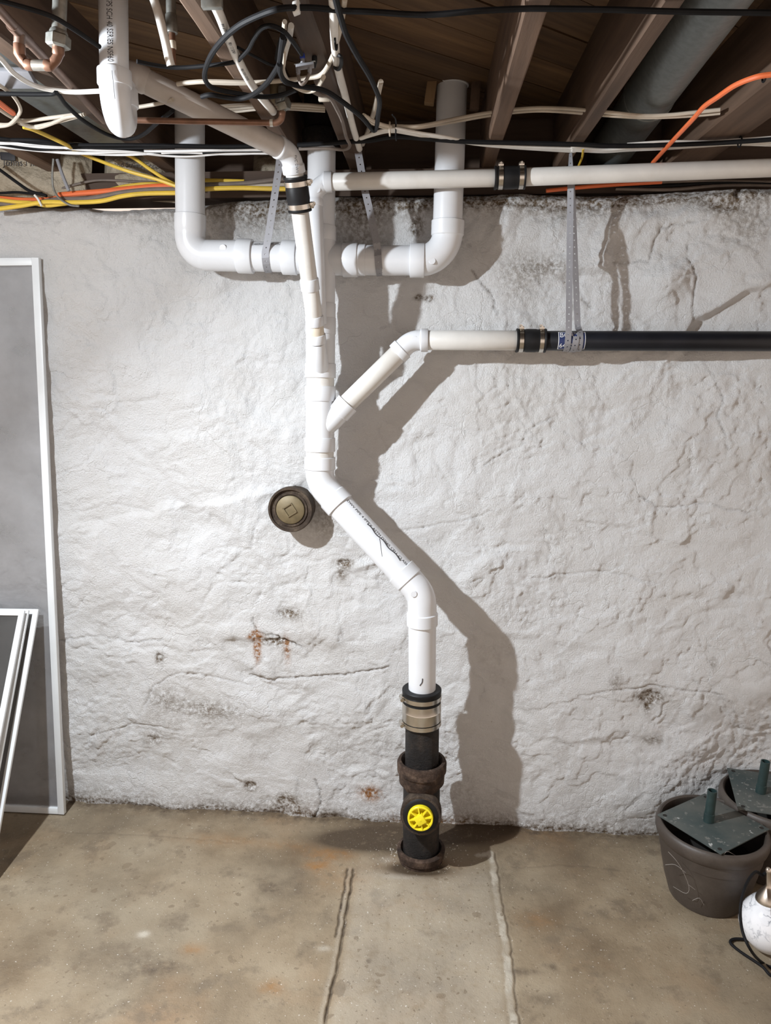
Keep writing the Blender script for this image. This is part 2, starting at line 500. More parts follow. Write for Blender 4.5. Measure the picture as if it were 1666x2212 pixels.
# ------------------------------------------------------------------ noise fields (numpy)
def _hash(ix, iy, seed):
    h = (ix.astype(np.int64) * 374761393 + iy.astype(np.int64) * 668265263 + seed * 1442695041) & 0xffffffff
    h = ((h ^ (h >> 13)) * 1274126177) & 0xffffffff
    h = h ^ (h >> 16)
    return (h & 0xffff).astype(np.float64) / 32767.5 - 1.0
def vnoise(x, y, seed=0):
    ix = np.floor(x); iy = np.floor(y); fx = x - ix; fy = y - iy
    ux = fx * fx * fx * (fx * (fx * 6 - 15) + 10); uy = fy * fy * fy * (fy * (fy * 6 - 15) + 10)
    a = _hash(ix, iy, seed); b = _hash(ix + 1, iy, seed); c = _hash(ix, iy + 1, seed); d = _hash(ix + 1, iy + 1, seed)
    return a + (b - a) * ux + (c - a) * uy + (a - b - c + d) * ux * uy
def fbm(x, y, f, octv=4, gain=.5, seed=0):
    s = 0; amp = 1; n = 0
    for i in range(octv):
        co, si = math.cos(i * 1.1), math.sin(i * 1.1)
        s = s + amp * vnoise((x * co - y * si) * f, (x * si + y * co) * f, seed + i * 17); n += amp; amp *= gain; f *= 2.03
    return s / n
def sstep(a, b, x):
    t = np.clip((x - a) / (b - a), 0, 1); return t * t * (3 - 2 * t)
def segdist(x, y, pts):
    best = np.full(x.shape, 1e9)
    for (ax, ay), (bx, by) in zip(pts, pts[1:]):
        dx, dy = bx - ax, by - ay; L = dx * dx + dy * dy + 1e-12
        t = np.clip(((x - ax) * dx + (y - ay) * dy) / L, 0, 1)
        best = np.minimum(best, np.hypot(x - ax - t * dx, y - ay - t * dy))
    return best
def grid_mesh(nx, ny, co, attrs=None):
    me = bpy.data.meshes.new('mesh')
    me.vertices.add(nx * ny); me.vertices.foreach_set('co', co.reshape(-1).astype(np.float32))
    i = np.arange(nx - 1)[None, :] + np.arange(ny - 1)[:, None] * nx
    q = np.stack([i, i + 1, i + nx + 1, i + nx], -1).reshape(-1, 4)
    nf = len(q)
    me.loops.add(nf * 4); me.loops.foreach_set('vertex_index', q.reshape(-1).astype(np.int32))
    me.polygons.add(nf)
    me.polygons.foreach_set('loop_start', (np.arange(nf) * 4).astype(np.int32))
    me.polygons.foreach_set('use_smooth', np.ones(nf, dtype=bool))
    me.update(calc_edges=True)
    for k, v in (attrs or {}).items():
        a = me.attributes.new(k, 'FLOAT', 'POINT'); a.data.foreach_set('value', np.clip(v, 0, 1).reshape(-1).astype(np.float32))
    return me

# ------------------------------------------------------------------ wall
W0, WK = 2.475, -.035                     # wall plane y = W0 + WK x
WALL_TOP = 2.195
def wall_base(x): return W0 + WK * x
def on_wall(px, py):
    p = at(px, py, W0)
    for _ in range(4): p = at(px, py, wall_base(p.x))
    return p
def wxz(*pts):
    return [(p.x, p.z) for p in (on_wall(*q) for q in pts)]

xs = np.arange(-2.05, 1.9, .0045); zs = np.arange(-.03, WALL_TOP + .0001, .0045)
X, Z = np.meshgrid(xs, zs)
wx = X + .05 * fbm(X, Z, 4, 3, seed=90); wz = Z + .05 * fbm(X, Z, 4, 3, seed=91)
h = .016 * fbm(X, Z, 1.7, 2, seed=1) + .012 * fbm(wx, wz, 4.2, 3, seed=2) + .0055 * fbm(wx, wz, 12, 3, .5, seed=3)
patchy = sstep(.02, .16, fbm(wx, wz, 3.3, 4, seed=6))                     # rubbly patches between trowelled ones
h += (.0009 + .0060 * patchy) * fbm(wx, wz, 34, 4, .62, seed=4)
for f, amp, sd, t in ((3.1, .0035, 31, .0), (5.2, .003, 32, .12), (8.5, .0022, 33, -.1)):  # edges of old plaster coats
    h += amp * sstep(t - .012, t + .012, fbm(wx + .02 * fbm(X, Z, 25, 2, seed=sd + 5), wz, f, 4, .55, seed=sd))
# buried stones: each cell of a jittered lattice tilts its own way
rng = np.random.RandomState(5)
sx = rng.uniform(-2.1, 1.95, 150); sz = rng.uniform(-.1, 2.3, 150)
tx = rng.uniform(-1, 1, 150); tz = rng.uniform(-1, 1, 150); th = rng.uniform(-1, 1, 150)
d1 = np.full(X.shape, 9.); d2 = np.full(X.shape, 9.); idx = np.zeros(X.shape, int)
for i in range(150):
    d = np.hypot((wx - sx[i]) * .8, (wz - sz[i]) * 1.25)
    m1 = d < d1
    d2 = np.where(m1, d1, np.minimum(d2, d)); idx = np.where(m1, i, idx); d1 = np.where(m1, d, d1)
edge = np.clip((d2 - d1) / .05, 0, 1)
rough_r = sstep(.15, .45, X) * sstep(1.62, 1.78, Z)                     # bare chunky stones top right
rough = .28 + .55 * sstep(.1, .8, fbm(X, Z, 2.1, 2, seed=8)) + .7 * rough_r
facet = (tx[idx] * (wx - sx[idx]) + tz[idx] * (wz - sz[idx])) * .12 + th[idx] * .004
h += rough * (facet * edge - .003 * (1 - edge) ** 2)
# trowelled wrinkles: sharp creases
for f, amp, sd in ((6, .0035, 21), (14, .0022, 22), (30, .0013, 23)):
    rn = 1 - np.abs(fbm(wx, wz * 1.35, f, 2, .5, seed=sd)) * 2.2
    h -= amp * np.clip(rn, 0, 1) ** 9 * (.5 + .8 * sstep(-.2, .5, fbm(X, Z, 3, 2, seed=sd + 7)))
dirt = np.zeros(X.shape); rust = np.zeros(X.shape)
# bulges and hollows seen in the photograph (px, py, half width, half height, height)
for px, py, a, b, amp in ((1160, 500, 90, 40, .014), (1110, 590, 70, 60, .012), (1220, 560, 80, 45, -.010), (1440, 600, 55, 45, .045),
                          (1500, 470, 90, 22, .02), (1380, 480, 60, 26, .024), (1600, 480, 60, 45, -.008),
                          (1640, 620, 50, 70, .006), (1365, 660, 45, 50, -.006), (1390, 820, 60, 40, .02), (1470, 950, 60, 55, .024), (1210, 920, 90, 40, .016),
                          (1040, 480, 30, 70, -.01), (420, 1250, 80, 60, .012), (700, 1360, 90, 40, .016), (560, 1540, 150, 45, .016), (360, 1340, 80, 30, -.01),
                          (250, 1420, 80, 40, .012), (330, 1660, 120, 40, -.012), (880, 490, 35, 60, -.015), (800, 500, 60, 70, -.02),
                          (1530, 1270, 60, 25, .02), (1130, 1130, 70, 60, .012), (1690, 1640, 190, 120, -.075), (640, 1730, 60, 30, .014)):
    p = on_wall(px, py); s = dep(p) / FPX
    q = ((X - p.x) / (a * s)) ** 2 + ((Z - p.z) / (b * s)) ** 2
    amp *= .62
    h += amp * np.exp(-q ** 1.5)
    if amp > .025: h += amp * .6 * np.clip(1 - np.abs((X - p.x) / (a * s)) - np.abs((Z - p.z) / (b * s)), 0, 1)
# named cracks
def wob(pts, n=6, j=.006, sd=0):
    r = np.random.RandomState(sd); out = []
    for (ax, ay), (bx, by) in zip(pts, pts[1:]):
        for k in range(n): out.append((ax + (bx - ax) * k / n + r.uniform(-j, j), ay + (by - ay) * k / n + r.uniform(-j, j)))
    return out + [pts[-1]]
for k, (pts, w, depth, dk) in enumerate((
        (wxz((540, 1460), (585, 1469), (640, 1466), (720, 1459), (770, 1452), (840, 1438)), .0035, .008, .40),
        (wxz((548, 1335), (556, 1364), (600, 1374), (650, 1396)), .003, .006, .6),
        (wxz((680, 1680), (695, 1710), (688, 1750), (675, 1768)), .003, .007, .3),
        (wxz((128, 1382), (200, 1372), (290, 1384), (350, 1378)), .003, .006, .15),
        (wxz((310, 1520), (330, 1480), (400, 1445), (470, 1460), (545, 1480)), .003, .005, .1),
        (wxz((200, 1590), (300, 1560), (390, 1575)), .003, .005, .1),
        (wxz((1018, 580), (1060, 630), (1075, 680)), .003, .006, .4),
        (wxz((1245, 620), (1260, 640), (1280, 660)), .003, .006, .4),
        (wxz((1480, 530), (1500, 600), (1502, 690)), .003, .005, .3),
        (wxz((1330, 560), (1400, 560), (1425, 490), (1500, 480)), .003, .005, .25),
        (wxz((1530, 800), (1560, 850), (1550, 900), (1575, 970)), .0025, .004, .2),
        (wxz((1050, 1000), (1130, 960), (1140, 930), (1200, 900)), .003, .005, .15),
        (wxz((730, 1155), (1000, 1125), (1060, 1100)), .003, .005, .1),
        (wxz((1380, 1070), (1430, 1100), (1520, 1085), (1620, 1110)), .003, .005, .15),
        (wxz((1150, 1250), (1300, 1230), (1420, 1260)), .003, .005, .1),
        (wxz((1590, 420), (1600, 405)), .006, .02, .5),
        (wxz((170, 1100), (250, 1080), (330, 1100)), .003, .004, .1),
        (wxz((1250, 1500), (1400, 1480), (1560, 1500)), .003, .005, .2))):
    d = segdist(X, Z, wob(pts, sd=k))
    h -= depth * np.exp(-(d / w) ** 2)
    dirt += dk * np.exp(-(d / (w * 1.1)) ** 2) * 1.3
# stains with a shape of their own, plus soft shade painted at upper right
for px, py, a, b, dk, kind in ((556, 1395, 7, 30, 1.0, 1), (552, 1372, 14, 10, .9, 1), (592, 1385, 28, 9, 1.4, 0), (620, 1400, 7, 30, .5, 1), (345, 1416, 9, 12, 1.2, 0),
                               (745, 1217, 18, 9, 1.1, 0), (738, 1240, 14, 18, .6, 0), (625, 1325, 30, 14, .8, 0), (355, 1505, 40, 30, .45, 0), (460, 1530, 70, 25, .55, 0),
                               (330, 1595, 20, 12, .6, 0), (542, 1695, 14, 11, 1.3, 0), (620, 1730, 22, 22, .8, 0), (800, 1712, 22, 16, .7, 1), (700, 1120, 40, 50, .35, 0),
                               (1405, 1505, 26, 16, 1.3, 0), (1400, 1520, 8, 26, .8, 0), (1410, 1600, 22, 12, .6, 0), (1330, 1470, 12, 22, .5, 0), (1540, 1430, 10, 16, .4, 0),
                               (905, 640, 8, 5, 1.4, 0), (928, 642, 9, 6, 1.4, 0), (900, 485, 16, 22, .9, 0), (780, 480, 60, 80, .45, 0), (1230, 450, 120, 30, .35, 0), (1560, 440, 40, 20, .8, 0), (1610, 480, 60, 50, .35, 0),
                               (560, 470, 90, 40, .4, 0), (1480, 745, 40, 4, .8, 1), (1120, 600, 60, 60, .3, 0), (1190, 575, 60, 22, .45, 0), (700, 440, 500, 24, .5, 0), (1300, 425, 500, 16, .8, 0)):
    p = on_wall(px, py); s = dep(p) / FPX
    q = np.exp(-(((X - p.x) / (a * s)) ** 2 + ((Z - p.z) / (b * s)) ** 2))
    if kind: rust += dk * q * 2.2
    else: dirt += dk * q * 1.5
dirt += .95 * np.exp(-Z / .022) + .3 * np.exp(-Z / .06) + .3 * np.exp(-Z / .15) * sstep(-.2, .5, fbm(X, Z, 5, 3, seed=40))
dirt += .22 * sstep(.25, .6, fbm(X, Z, 6, 4, seed=41)) * sstep(1.2, .2, Z)
rust += .5 * np.exp(-Z / .03) * sstep(.1, .5, fbm(X, Z, 4, 3, seed=43))
h -= .012 * np.clip(dirt - .75, 0, .6)
top = WALL_TOP + .012 * fbm(X, Z * 0, 5, 3, seed=50) - .02 * sstep(-.2, -1.1, X)
Zt = Z * (top / WALL_TOP)
h += .012 * np.exp(-Z / .03) * fbm(X, Z * 0, 9, 2, seed=51)
h -= .03 * sstep(WALL_TOP - .03, WALL_TOP, Z) ** 2                       # rounded top edge
Yw = wall_base(X) - h
co = np.stack([X, Yw, Zt], -1)
# the ledge on top of the wall, running back under the sill
nb = 8
back = []
for k in range(1, nb + 1):
    r = co[-1].copy(); r[:, 1] += .35 * k / nb; r[:, 2] += .004 * k / nb + .006 * fbm(X[0], np.full(X[0].shape, k * .3), 12, 2, seed=60)
    back.append(r)
co = np.concatenate([co, np.stack(back)], 0)
pad = lambda a: np.concatenate([a, np.repeat(a[-1:], nb, 0) * 0 + .8], 0)
wall = link('wall_back', grid_mesh(len(xs), co.shape[0], co, {'dirt': pad(dirt), 'rust': pad(rust * 1.0)}), M['wall'], kind='structure')
H_GRID = (xs, zs, Yw)
def wall_y(x, z):
    i = int(np.clip(np.searchsorted(xs, x), 0, len(xs) - 1)); j = int(np.clip(np.searchsorted(zs, z), 0, len(zs) - 1))
    return float(Yw[j, i])
def wall_near(x, z, d=.06):
    i0, i1 = np.searchsorted(xs, x - d), np.searchsorted(xs, x + d); j0, j1 = np.searchsorted(zs, z - d), np.searchsorted(zs, z + d)
    return float(Yw[j0:j1, i0:i1].min())

# ------------------------------------------------------------------ floor
fx = np.concatenate([np.arange(-3.2, -1.75, .05), np.arange(-1.75, -.42, .0045), np.arange(-.42, .42, .0028), np.arange(.42, 1.65, .0045), np.arange(1.65, 3.0, .05)])
fy = np.concatenate([np.arange(-2.2, 1.30, .05), np.arange(1.30, 2.60, .0045)])
X, Y = np.meshgrid(fx, fy)
fl = lambda *pts: [(p.x, p.y) for p in (atz(q[0], q[1], 0) for q in pts)]
h = .004 * fbm(X, Y, 1.5, 3, seed=101) + .0007 * fbm(X, Y, 22, 3, seed=102)
A = {k: np.zeros(X.shape) for k in ('dirt', 'rust', 'pale', 'wet')}
crack = wob(fl((764, 1878), (758, 1925), (746, 1985), (738, 2040), (727, 2100), (713, 2150), (703, 2212), (690, 2300)), 7, .0025, 3)
d = segdist(X, Y, crack)
h -= .010 * np.exp(-(d / .0032) ** 2)
A['dirt'] += 1.8 * np.exp(-(d / .0042) ** 2)
crack2 = [(x - .020, y) for x, y in crack[:20]]
d = segdist(X, Y, crack2)
h -= .006 * np.exp(-(d / .003) ** 2); A['dirt'] += 1.4 * np.exp(-(d / .0036) ** 2)
d = segdist(X, Y, [(x - .012, y) for x, y in crack]); A['pale'] += .35 * np.exp(-(d / .007) ** 2)
joint = wob(fl((1030, 1848), (1062, 1842), (1068, 1900), (1076, 1960), (1088, 2030), (1098, 2110), (1110, 2212), (1122, 2300)), 7, .005, 4)
d = segdist(X, Y, joint)
jm = .4 + .6 * sstep(-.3, .3, fbm(X, Y, 16, 3, seed=111))
h += (.0010 * np.exp(-(d / .010) ** 2) + .0020 * np.exp(-(d / .012) ** 2) * fbm(X, Y, 60, 3, seed=112)) * jm; A['pale'] += 1.3 * jm * np.exp(-(d / .010) ** 4)
d = segdist(X, Y, [(x + .017, y) for x, y in joint[7:]]); h -= .004 * np.exp(-(d / .0025) ** 2); A['dirt'] += .8 * np.exp(-(d / .003) ** 2)
# the newer slab between the two joints is paler
cx = np.interp(Y, [p[1] for p in crack][::-1], [p[0] for p in crack][::-1])
jx = np.interp(Y, [p[1] for p in joint][::-1], [p[0] for p in joint][::-1])
patch = sstep(0, .03, X - cx) * sstep(0, .03, jx - X) * sstep(2.28, 2.15, Y)
A['pale'] += .38 * patch
h += .002 * patch
for pts, w in ((fl((130, 1795), (260, 1800), (420, 1812), (520, 1822)), .003), (fl((1110, 1872), (1230, 1868), (1340, 1880)), .003)):
    d = segdist(X, Y, wob(pts, 6, .006, 9)); h -= .002 * np.exp(-(d / w) ** 2); A['dirt'] += .25 * np.exp(-(d / .005) ** 2)
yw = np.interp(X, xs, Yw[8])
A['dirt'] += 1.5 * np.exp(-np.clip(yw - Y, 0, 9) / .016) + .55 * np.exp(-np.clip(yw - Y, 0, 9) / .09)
for px, py, a, b, dk, k in ((850, 1810, 95, 26, 1.0, 'wet'), (760, 1815, 80, 18, .75, 'wet'), (1000, 1800, 90, 22, .8, 'wet'), (905, 1880, 60, 14, 1., 'wet'), (905, 1872, 78, 20, .7, 'rust'), (1060, 1790, 60, 10, .6, 'wet'),
                            (715, 1845, 45, 12, 1.2, 'rust'), (685, 1870, 22, 10, 1.1, 'rust'), (640, 1826, 60, 10, .4, 'rust'), (740, 1900, 60, 30, .35, 'rust'), (480, 1815, 90, 14, .4, 'rust'),
                            (582, 1917, 20, 8, 1.1, 'dirt'), (600, 1920, 60, 20, .45, 'dirt'), (560, 1965, 12, 4, .7, 'dirt'), (590, 2135, 26, 18, .7, 'rust'), (415, 2050, 24, 12, .6, 'rust'),
                            (310, 2095, 60, 30, .35, 'dirt'), (285, 2085, 90, 60, .25, 'dirt'), (372, 2085, 50, 20, .35, 'dirt'), (310, 2018, 12, 7, 1., 'pale'), (1160, 1990, 40, 20, .4, 'rust'), (980, 1960, 40, 16, .3, 'dirt'),
                            (1135, 2100, 30, 6, .8, 'dirt'), (1195, 2090, 10, 8, .8, 'dirt'), (797, 2078, 4, 4, 2., 'dirt'), (700, 2050, 14, 6, .6, 'pale'), (1180, 2160, 60, 22, .45, 'dirt'), (870, 1895, 40, 6, .9, 'pale'), (840, 1860, 20, 8, .6, 'pale')):
    p = atz(px, py, 0); s = dep(p) / FPX; sy = (atz(px, py - b, 0).y - atz(px, py + b, 0).y) / 2
    q = np.exp(-(((X - p.x) / (a * s)) ** 2 + ((Y - p.y) / sy) ** 2))
    A[k] += dk * q * (2.2 if k == 'wet' else 1.35)
co = np.stack([X, Y, h], -1)
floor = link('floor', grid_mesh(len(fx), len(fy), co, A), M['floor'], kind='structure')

# ------------------------------------------------------------------ ceiling: boards on joists
ZJ, ZB = 2.285, 2.472                      # joist underside, board underside
ceiling = box('ceiling', (-.1, .3, ZB + .045), (3.0, 0, 0), (0, 2.6, 0), (0, 0, .012), M['sill'], kind='structure')
s0 = atz(800, 69, ZB); s1 = atz(1048, 148, ZB)
bd = (s1 - s0); bd.z = 0; bd.normalize()
bn = V((-bd.y, bd.x, 0))
BW = .138
kmax = 30
me_cache = None
for k in range(-kmax, kmax):
    c = s0 + bn * ((k + .5) * BW)
    bm = bmesh.new()
    jit = random.uniform(-.0015, .0015)
    box_bm(bm, V((c.x, c.y, ZB + .011 + jit)), bd * 5.0, bn * (BW / 2 - .0022), V((0, 0, .011)))
    for pc, pn in (((-2.6, 0, 0), (-1, 0, 0)), ((2.4, 0, 0), (1, 0, 0)), ((0, -2.1, 0), (0, -1, 0)), ((0, 2.78, 0), (0, 1, 0))):
        bmesh.ops.bisect_plane(bm, geom=bm.verts[:] + bm.edges[:] + bm.faces[:], plane_co=pc, plane_no=pn, clear_outer=True)
    if not bm.faces: bm.free(); continue
    bmesh.ops.holes_fill(bm, edges=bm.edges)
    rot = Matrix.Rotation(-math.atan2(bd.y, bd.x), 4, 'Z') @ Matrix.Translation((-c.x, -c.y, 0))
    bmesh.ops.transform(bm, matrix=rot, verts=bm.verts)
    o = link('plank', finish(bm, 30), M['plank'], ceiling)
    o.matrix_world = rot.inverted(); o.matrix_parent_inverse = Matrix.Identity(4)
    o.location = (V((c.x, c.y, 0))); o.rotation_euler = (0, 0, math.atan2(bd.y, bd.x))
    o.matrix_parent_inverse = ceiling.matrix_basis.inverted()
def joist(pl, pr, ya=-2.1, yb=2.62, hgt=ZB - ZJ, mat='joist', drop=0.):
    """pl, pr: pixels on the left and right edge of the underside"""
    z = ZJ - drop
    a, b = atz(*pl, z), atz(*pr, z)
    x0, x1 = a.x, b.x
    bm = bmesh.new()
    n = 46
    rows = []
    r = random.Random(int(pl[0]))
    for i in range(n + 1):
        y = ya + (yb - ya) * i / n
        j = lambda s: r.uniform(-s, s)
        rows.append([bm.verts.new((x0 + j(.0012), y, z + .004)), bm.verts.new((x0 + .004 + j(.0012), y, z + j(.001))), bm.verts.new((x1 - .004 + j(.0012), y, z + j(.001))),
                     bm.verts.new((x1 + j(.0012), y, z + .004)), bm.verts.new((x1, y, z + hgt + drop)), bm.verts.new((x0, y, z + hgt + drop))])
    for A_, B_ in zip(rows, rows[1:]):
        for i in range(6): bm.faces.new((A_[i], A_[(i + 1) % 6], B_[(i + 1) % 6], B_[i]))
    bm.faces.new(rows[0][::-1]); bm.faces.new(rows[-1])
    return link('joist', finish(bm, 25), M[mat], ceiling)
joist((1056, 301), (1089, 301))            # behind the upper rubber coupling
joist((1235, 306), (1264, 306))
joist((1508, 300), (1604, 300))
joist((724, 290), (762, 290))
joist((578, 280), (606, 280))
joist((226, 280), (268, 280))
joist((18, 330), (56, 330))
# further joists of the same run, mostly out of the picture
for x in (1.55, 1.95, -1.75, -2.15):
    bm = bmesh.new(); box_bm(bm, V((x, .26, (ZJ + ZB) / 2)), V((.022, 0, 0)), V((0, 2.36, 0)), V((0, 0, (ZB - ZJ) / 2)), .003)
    link('joist', finish(bm, 30), M['joist'], ceiling)
box('trim_1', (-.1, 2.72, 2.345), (2.9, 0, 0), (0, .02, 0), (0, 0, .125), M['sill'], kind='structure')          # rim joist
box('trim_2', (-.1, 2.615, 2.243), (2.9, 0, 0), (0, .075, 0), (0, 0, .040), M['sill'], kind='structure')        # sill plate

# ------------------------------------------------------------------ the bulb
lamp = thing('ceiling_lamp', 'white led bulb in an angled porcelain socket under the joists', 'lamp', LAMP)
lathe('socket', LAMP - LAMP_DIR * .15, LAMP_DIR, [(0, .045), (.01, .05), (.03, .05), (.05, .03), (.085, .026), (.09, .02)], M['white_clip'], lamp)
lathe('bulb_base', LAMP - LAMP_DIR * .06, LAMP_DIR, [(0, .015), (.012, .016), (.036, .026)], M['white_clip'], lamp)
tube('stem', [LAMP - LAMP_DIR * .145, LAMP - LAMP_DIR * .20 + V((0, 0, .02)), LAMP - LAMP_DIR * .20 + V((0, 0, .13))], .012, M['white_clip'], lamp)
box('mounting_board', LAMP - LAMP_DIR * .20 + V((.05, 0, .14)), (.30, 0, 0), (0, .045, 0), (0, 0, .0095), M['joist'], lamp, .002)
def bulb(kind, power):
    ld = bpy.data.lights.new('bulb_and_fill_light', kind); ld.energy = power; ld.color = (.885, .945, 1.0)
    if kind == 'POINT': ld.shadow_soft_size = .025
    else: ld.shape = 'DISK'; ld.size = .05
    lo = bpy.data.objects.new('bulb_and_fill_light', ld); COL.objects.link(lo); lo.parent = lamp
    lo.rotation_euler = LAMP_DIR.to_track_quat('-Z', 'Y').to_euler()
bulb('POINT', LAMP_POWER); bulb('AREA', LAMP_FILL)  # the disk is an added fill for the far wall and floor

# ------------------------------------------------------------------ white plastic drain stack
R3, R2, R15 = .0445, .0302, .0242
YM, YS, YL, YA = 2.385, 2.352, 2.265, 2.362
stack = thing('drain_stack', 'glued white plastic drain stack with two risers, bends and angled branch on the wall', 'drain pipe', at(912, 1500, YL))
P = stack
S_top = at(695, 318, YM); S_bot = at(691, 1044, YS)
def ls(py):                                  # point on the leaning stack line
    t = (py - 318) / (1044 - 318.0)
    return at(695 + (691 - 695) * t, py, YM + (YS - YM) * t)
def px3(py, r): return rad(r, ls(py))
pipe('stack_pipe', ls(318), ls(500), px3(330, 30.3), M['pvc'], P)
# cross fitting with two side arms
hub('pipe_socket', ls(489), ls(521), px3(500, 32.5), M['pvc'], P)
sweep('cross_fitting', straight(ls(515), ls(660), [(0, px3(560, 31)), (.01, px3(560, 31)), ((ls(660) - ls(515)).length, px3(560, 31))]), M['pvc'], P)
hub('pipe_socket', ls(655), ls(688), px3(600, 32.5), M['pvc'], P)
pipe('stack_pipe', ls(640), ls(720), px3(700, 29.5), M['pvc'], P)
hub('pipe_socket', ls(686), ls(722), px3(700, 33), M['pvc'], P)
# front wye that takes the leaning pipe
sweep('wye_fitting', straight(ls(715), ls(795), [(0, px3(750, 31.5)), ((ls(795) - ls(715)).length, px3(750, 31.5))]), M['pvc'], P)
hub('pipe_socket', ls(785), ls(816), px3(800, 33.5), M['pvc'], P)
pipe('stack_pipe', ls(805), ls(850), px3(820, 30), M['pvc_old'], P)
hub('pipe_socket', ls(834), ls(866), px3(850, 33.5), M['pvc'], P)
sweep('wye_fitting', straight(ls(860), ls(950), [(0, px3(900, 31)), ((ls(950) - ls(860)).length, px3(900, 31))]), M['pvc'], P)
hub('pipe_socket', ls(945), ls(975), px3(960, 33), M['pvc'], P)
pipe('stack_pipe', ls(965), ls(1000), px3(980, 30), M['pvc_old'], P)
# bends and diagonal run
c_a = ls(1044); c_b = at(912, 1284, YL)
dd = (c_b - c_a).normalized()
Ld = (c_b - c_a).length
pxd = Ld / math.hypot(912 - 691, 1284 - 1044)        # metres per photo pixel along the diagonal
sweep('elbow', elbow_secs(ls(987), c_a, c_a + dd * (67 * pxd), R3 * 1.03, .09, R3 * 1.12, R3 * 1.12, .042, .042), M['pvc'], P)
diag = pipe('diagonal_pipe', c_a + dd * (45 * pxd), c_b - dd * (45 * pxd), R3, M['pvc'], P)
low_top = at(912.5, 1350, YL); low_bot = at(912, 1497, YL)
sweep('elbow', elbow_secs(c_b - dd * (68 * pxd), c_b, low_top, R3 * 1.03, .09, R3 * 1.12, R3 * 1.12, .042, .042), M['pvc'], P)
pipe('drop_pipe', at(912.5, 1335, YL), at(912, 1512, YL), R3, M['pvc'], P)
# print along the diagonal run and felt-pen strokes
outd = V((.62, -.62, .45))
text_on_pipe('printed_text', 'PVC DWV PIPE 4 IPPEX ASTM D2665 CELL CLASS', .0125, c_a + dd * (50 * pxd), dd, outd, R3, M['ink'], P, fit=Ld - 118 * pxd)
def ink_line(pts, w, axis_o, axis_d, r, parent):
    tube('ink_stroke', pts, w, M['ink'], parent, sides=5, res=4)
def on_cyl(o, d, out, u, a, r):
    d = V(d).normalized(); out = (V(out) - d * V(out).dot(d)).normalized(); sd = out.cross(d)
    return V(o) + d * u + (out * math.cos(a) + sd * math.sin(a)) * r
L0 = c_a + dd * (50 * pxd)
ink_line([on_cyl(L0, dd, outd, .13 + .012 * i, -.14 + .05 * math.sin(i * 1.3), R3) for i in range(14)], .0018, 0, 0, 0, P)
ink_line([on_cyl(L0, dd, outd, .19 + .006 * i, -.20 - .095 * i, R3) for i in range(9)], .0008, 0, 0, 0, P)
ink_line([at(913, 1466, YL - R3 - .0003), at(912, 1474, YL - R3 - .0003), at(907, 1481, YL - R3 - .0003)], .0016, 0, 0, 0, P)
# two inch branch climbing to the right
w_o = at(696, 932, YS - .004); b_lo = at(752, 870, YA - .008); b_c = at(889, 735, YA)
bdir = (b_c - b_lo).normalized()
sweep('wye_arm', straight(w_o, b_lo, [(0, R2 * .9), ((b_lo - w_o).length * .45, R2 * 1.12), ((b_lo - w_o).length * .62, R2 * 1.12), ((b_lo - w_o).length * .64, R2 * 1.24), ((b_lo - w_o).length - .001, R2 * 1.24), ((b_lo - w_o).length, R2 * 1.15)]), M['pvc'], P)
pipe('branch_pipe', b_lo - bdir * .02, at(868, 756, YA), R2, M['pvc_old'], P)
sweep('elbow', elbow_secs(at(858, 765, YA), b_c, at(925, 735, YA), R2 * 1.03, .065, R2 * 1.17, R2 * 1.17, .026, .024), M['pvc'], P)
pipe('branch_pipe', at(915, 735, YA), at(1135, 735.5, YA), R2, M['pvc_old'], P)
# left riser and arm
l_top = at(410, 215, YM); l_c = at(410, 552, YM); l_r = at(546, 552, YM)
pipe('riser_pipe', l_top, at(411, 475, YM), R3, M['pvc'], P)
sweep('elbow', elbow_secs(at(411, 463, YM), at(411, 551, YM), at(450, 552, YM), R3 * 1.04, .115, R3 * 1.08, None, .048, 0), M['pvc'], P)
pipe('arm_pipe', at(440, 552, YM), at(530, 553, YM), R3 * 1.05, M['pvc'], P)
hub('pipe_socket', at(514, 553, YM), at(547, 554, YM), R3 * 1.16, M['pvc'], P)
pipe('arm_pipe', at(540, 554, YM), at(620, 556, YM), R3, M['pvc'], P)
hub('pipe_socket', at(611, 556, YM), at(642, 557, YM), R3 * 1.16, M['pvc'], P)
pipe('arm_pipe', at(635, 557, YM), at(700, 560, YM), R3 * 1.05, M['pvc'], P)
text_on_pipe('printed_text', 'DIBERVILLE OR DR', .0125, at(551, 553.5, YM), V((1, WK, 0)), V((-.1, -.72, .69)), R3, M['ink'], P, fit=.085)
# right arm and riser
pipe('arm_pipe', at(700, 561, YM), at(790, 562, YM), R3 * 1.05, M['pvc'], P, r2=R3 * 1.05)
hub('pipe_socket', at(741, 562, YM), at(773, 562, YM), R3 * 1.13, M['pvc'], P)
pipe('arm_pipe', at(765, 562, YM), at(900, 563, YM), R3, M['pvc'], P)
hub('pipe_socket', at(886, 563, YM), at(917, 563, YM), R3 * 1.14, M['pvc'], P)
r_c = at(965, 563, YM)
sweep('elbow', elbow_secs(at(908, 563, YM), r_c, at(968, 476, YM), R3 * 1.04, .115, None, R3 * 1.12, 0, .045), M['pvc'], P)
pipe('riser_pipe', at(967, 488, YM), at(977, 181, YM), R3, M['pvc'], P)
hub('pipe_socket', at(977, 186, YM), at(977.5, 176, YM), R3 * 1.1, M['pvc'], P)
# inch and a half line along the wall top
YU = 2.285
sweep('elbow', elbow_secs(at(718, 393, YU), at(678, 394, YU), at(679, 446, YU), R15 * 1.05, .05, R15 * 1.2, R15 * 1.12, .025, .02), M['pvc'], P)
pipe('branch_pipe', at(679, 430, YU), at(689, 700, YS - .045), R15, M['pvc'], P)
pipe('branch_pipe', at(710, 393, YU), at(1085, 384, YU), R15, M['pvc_old'], P)
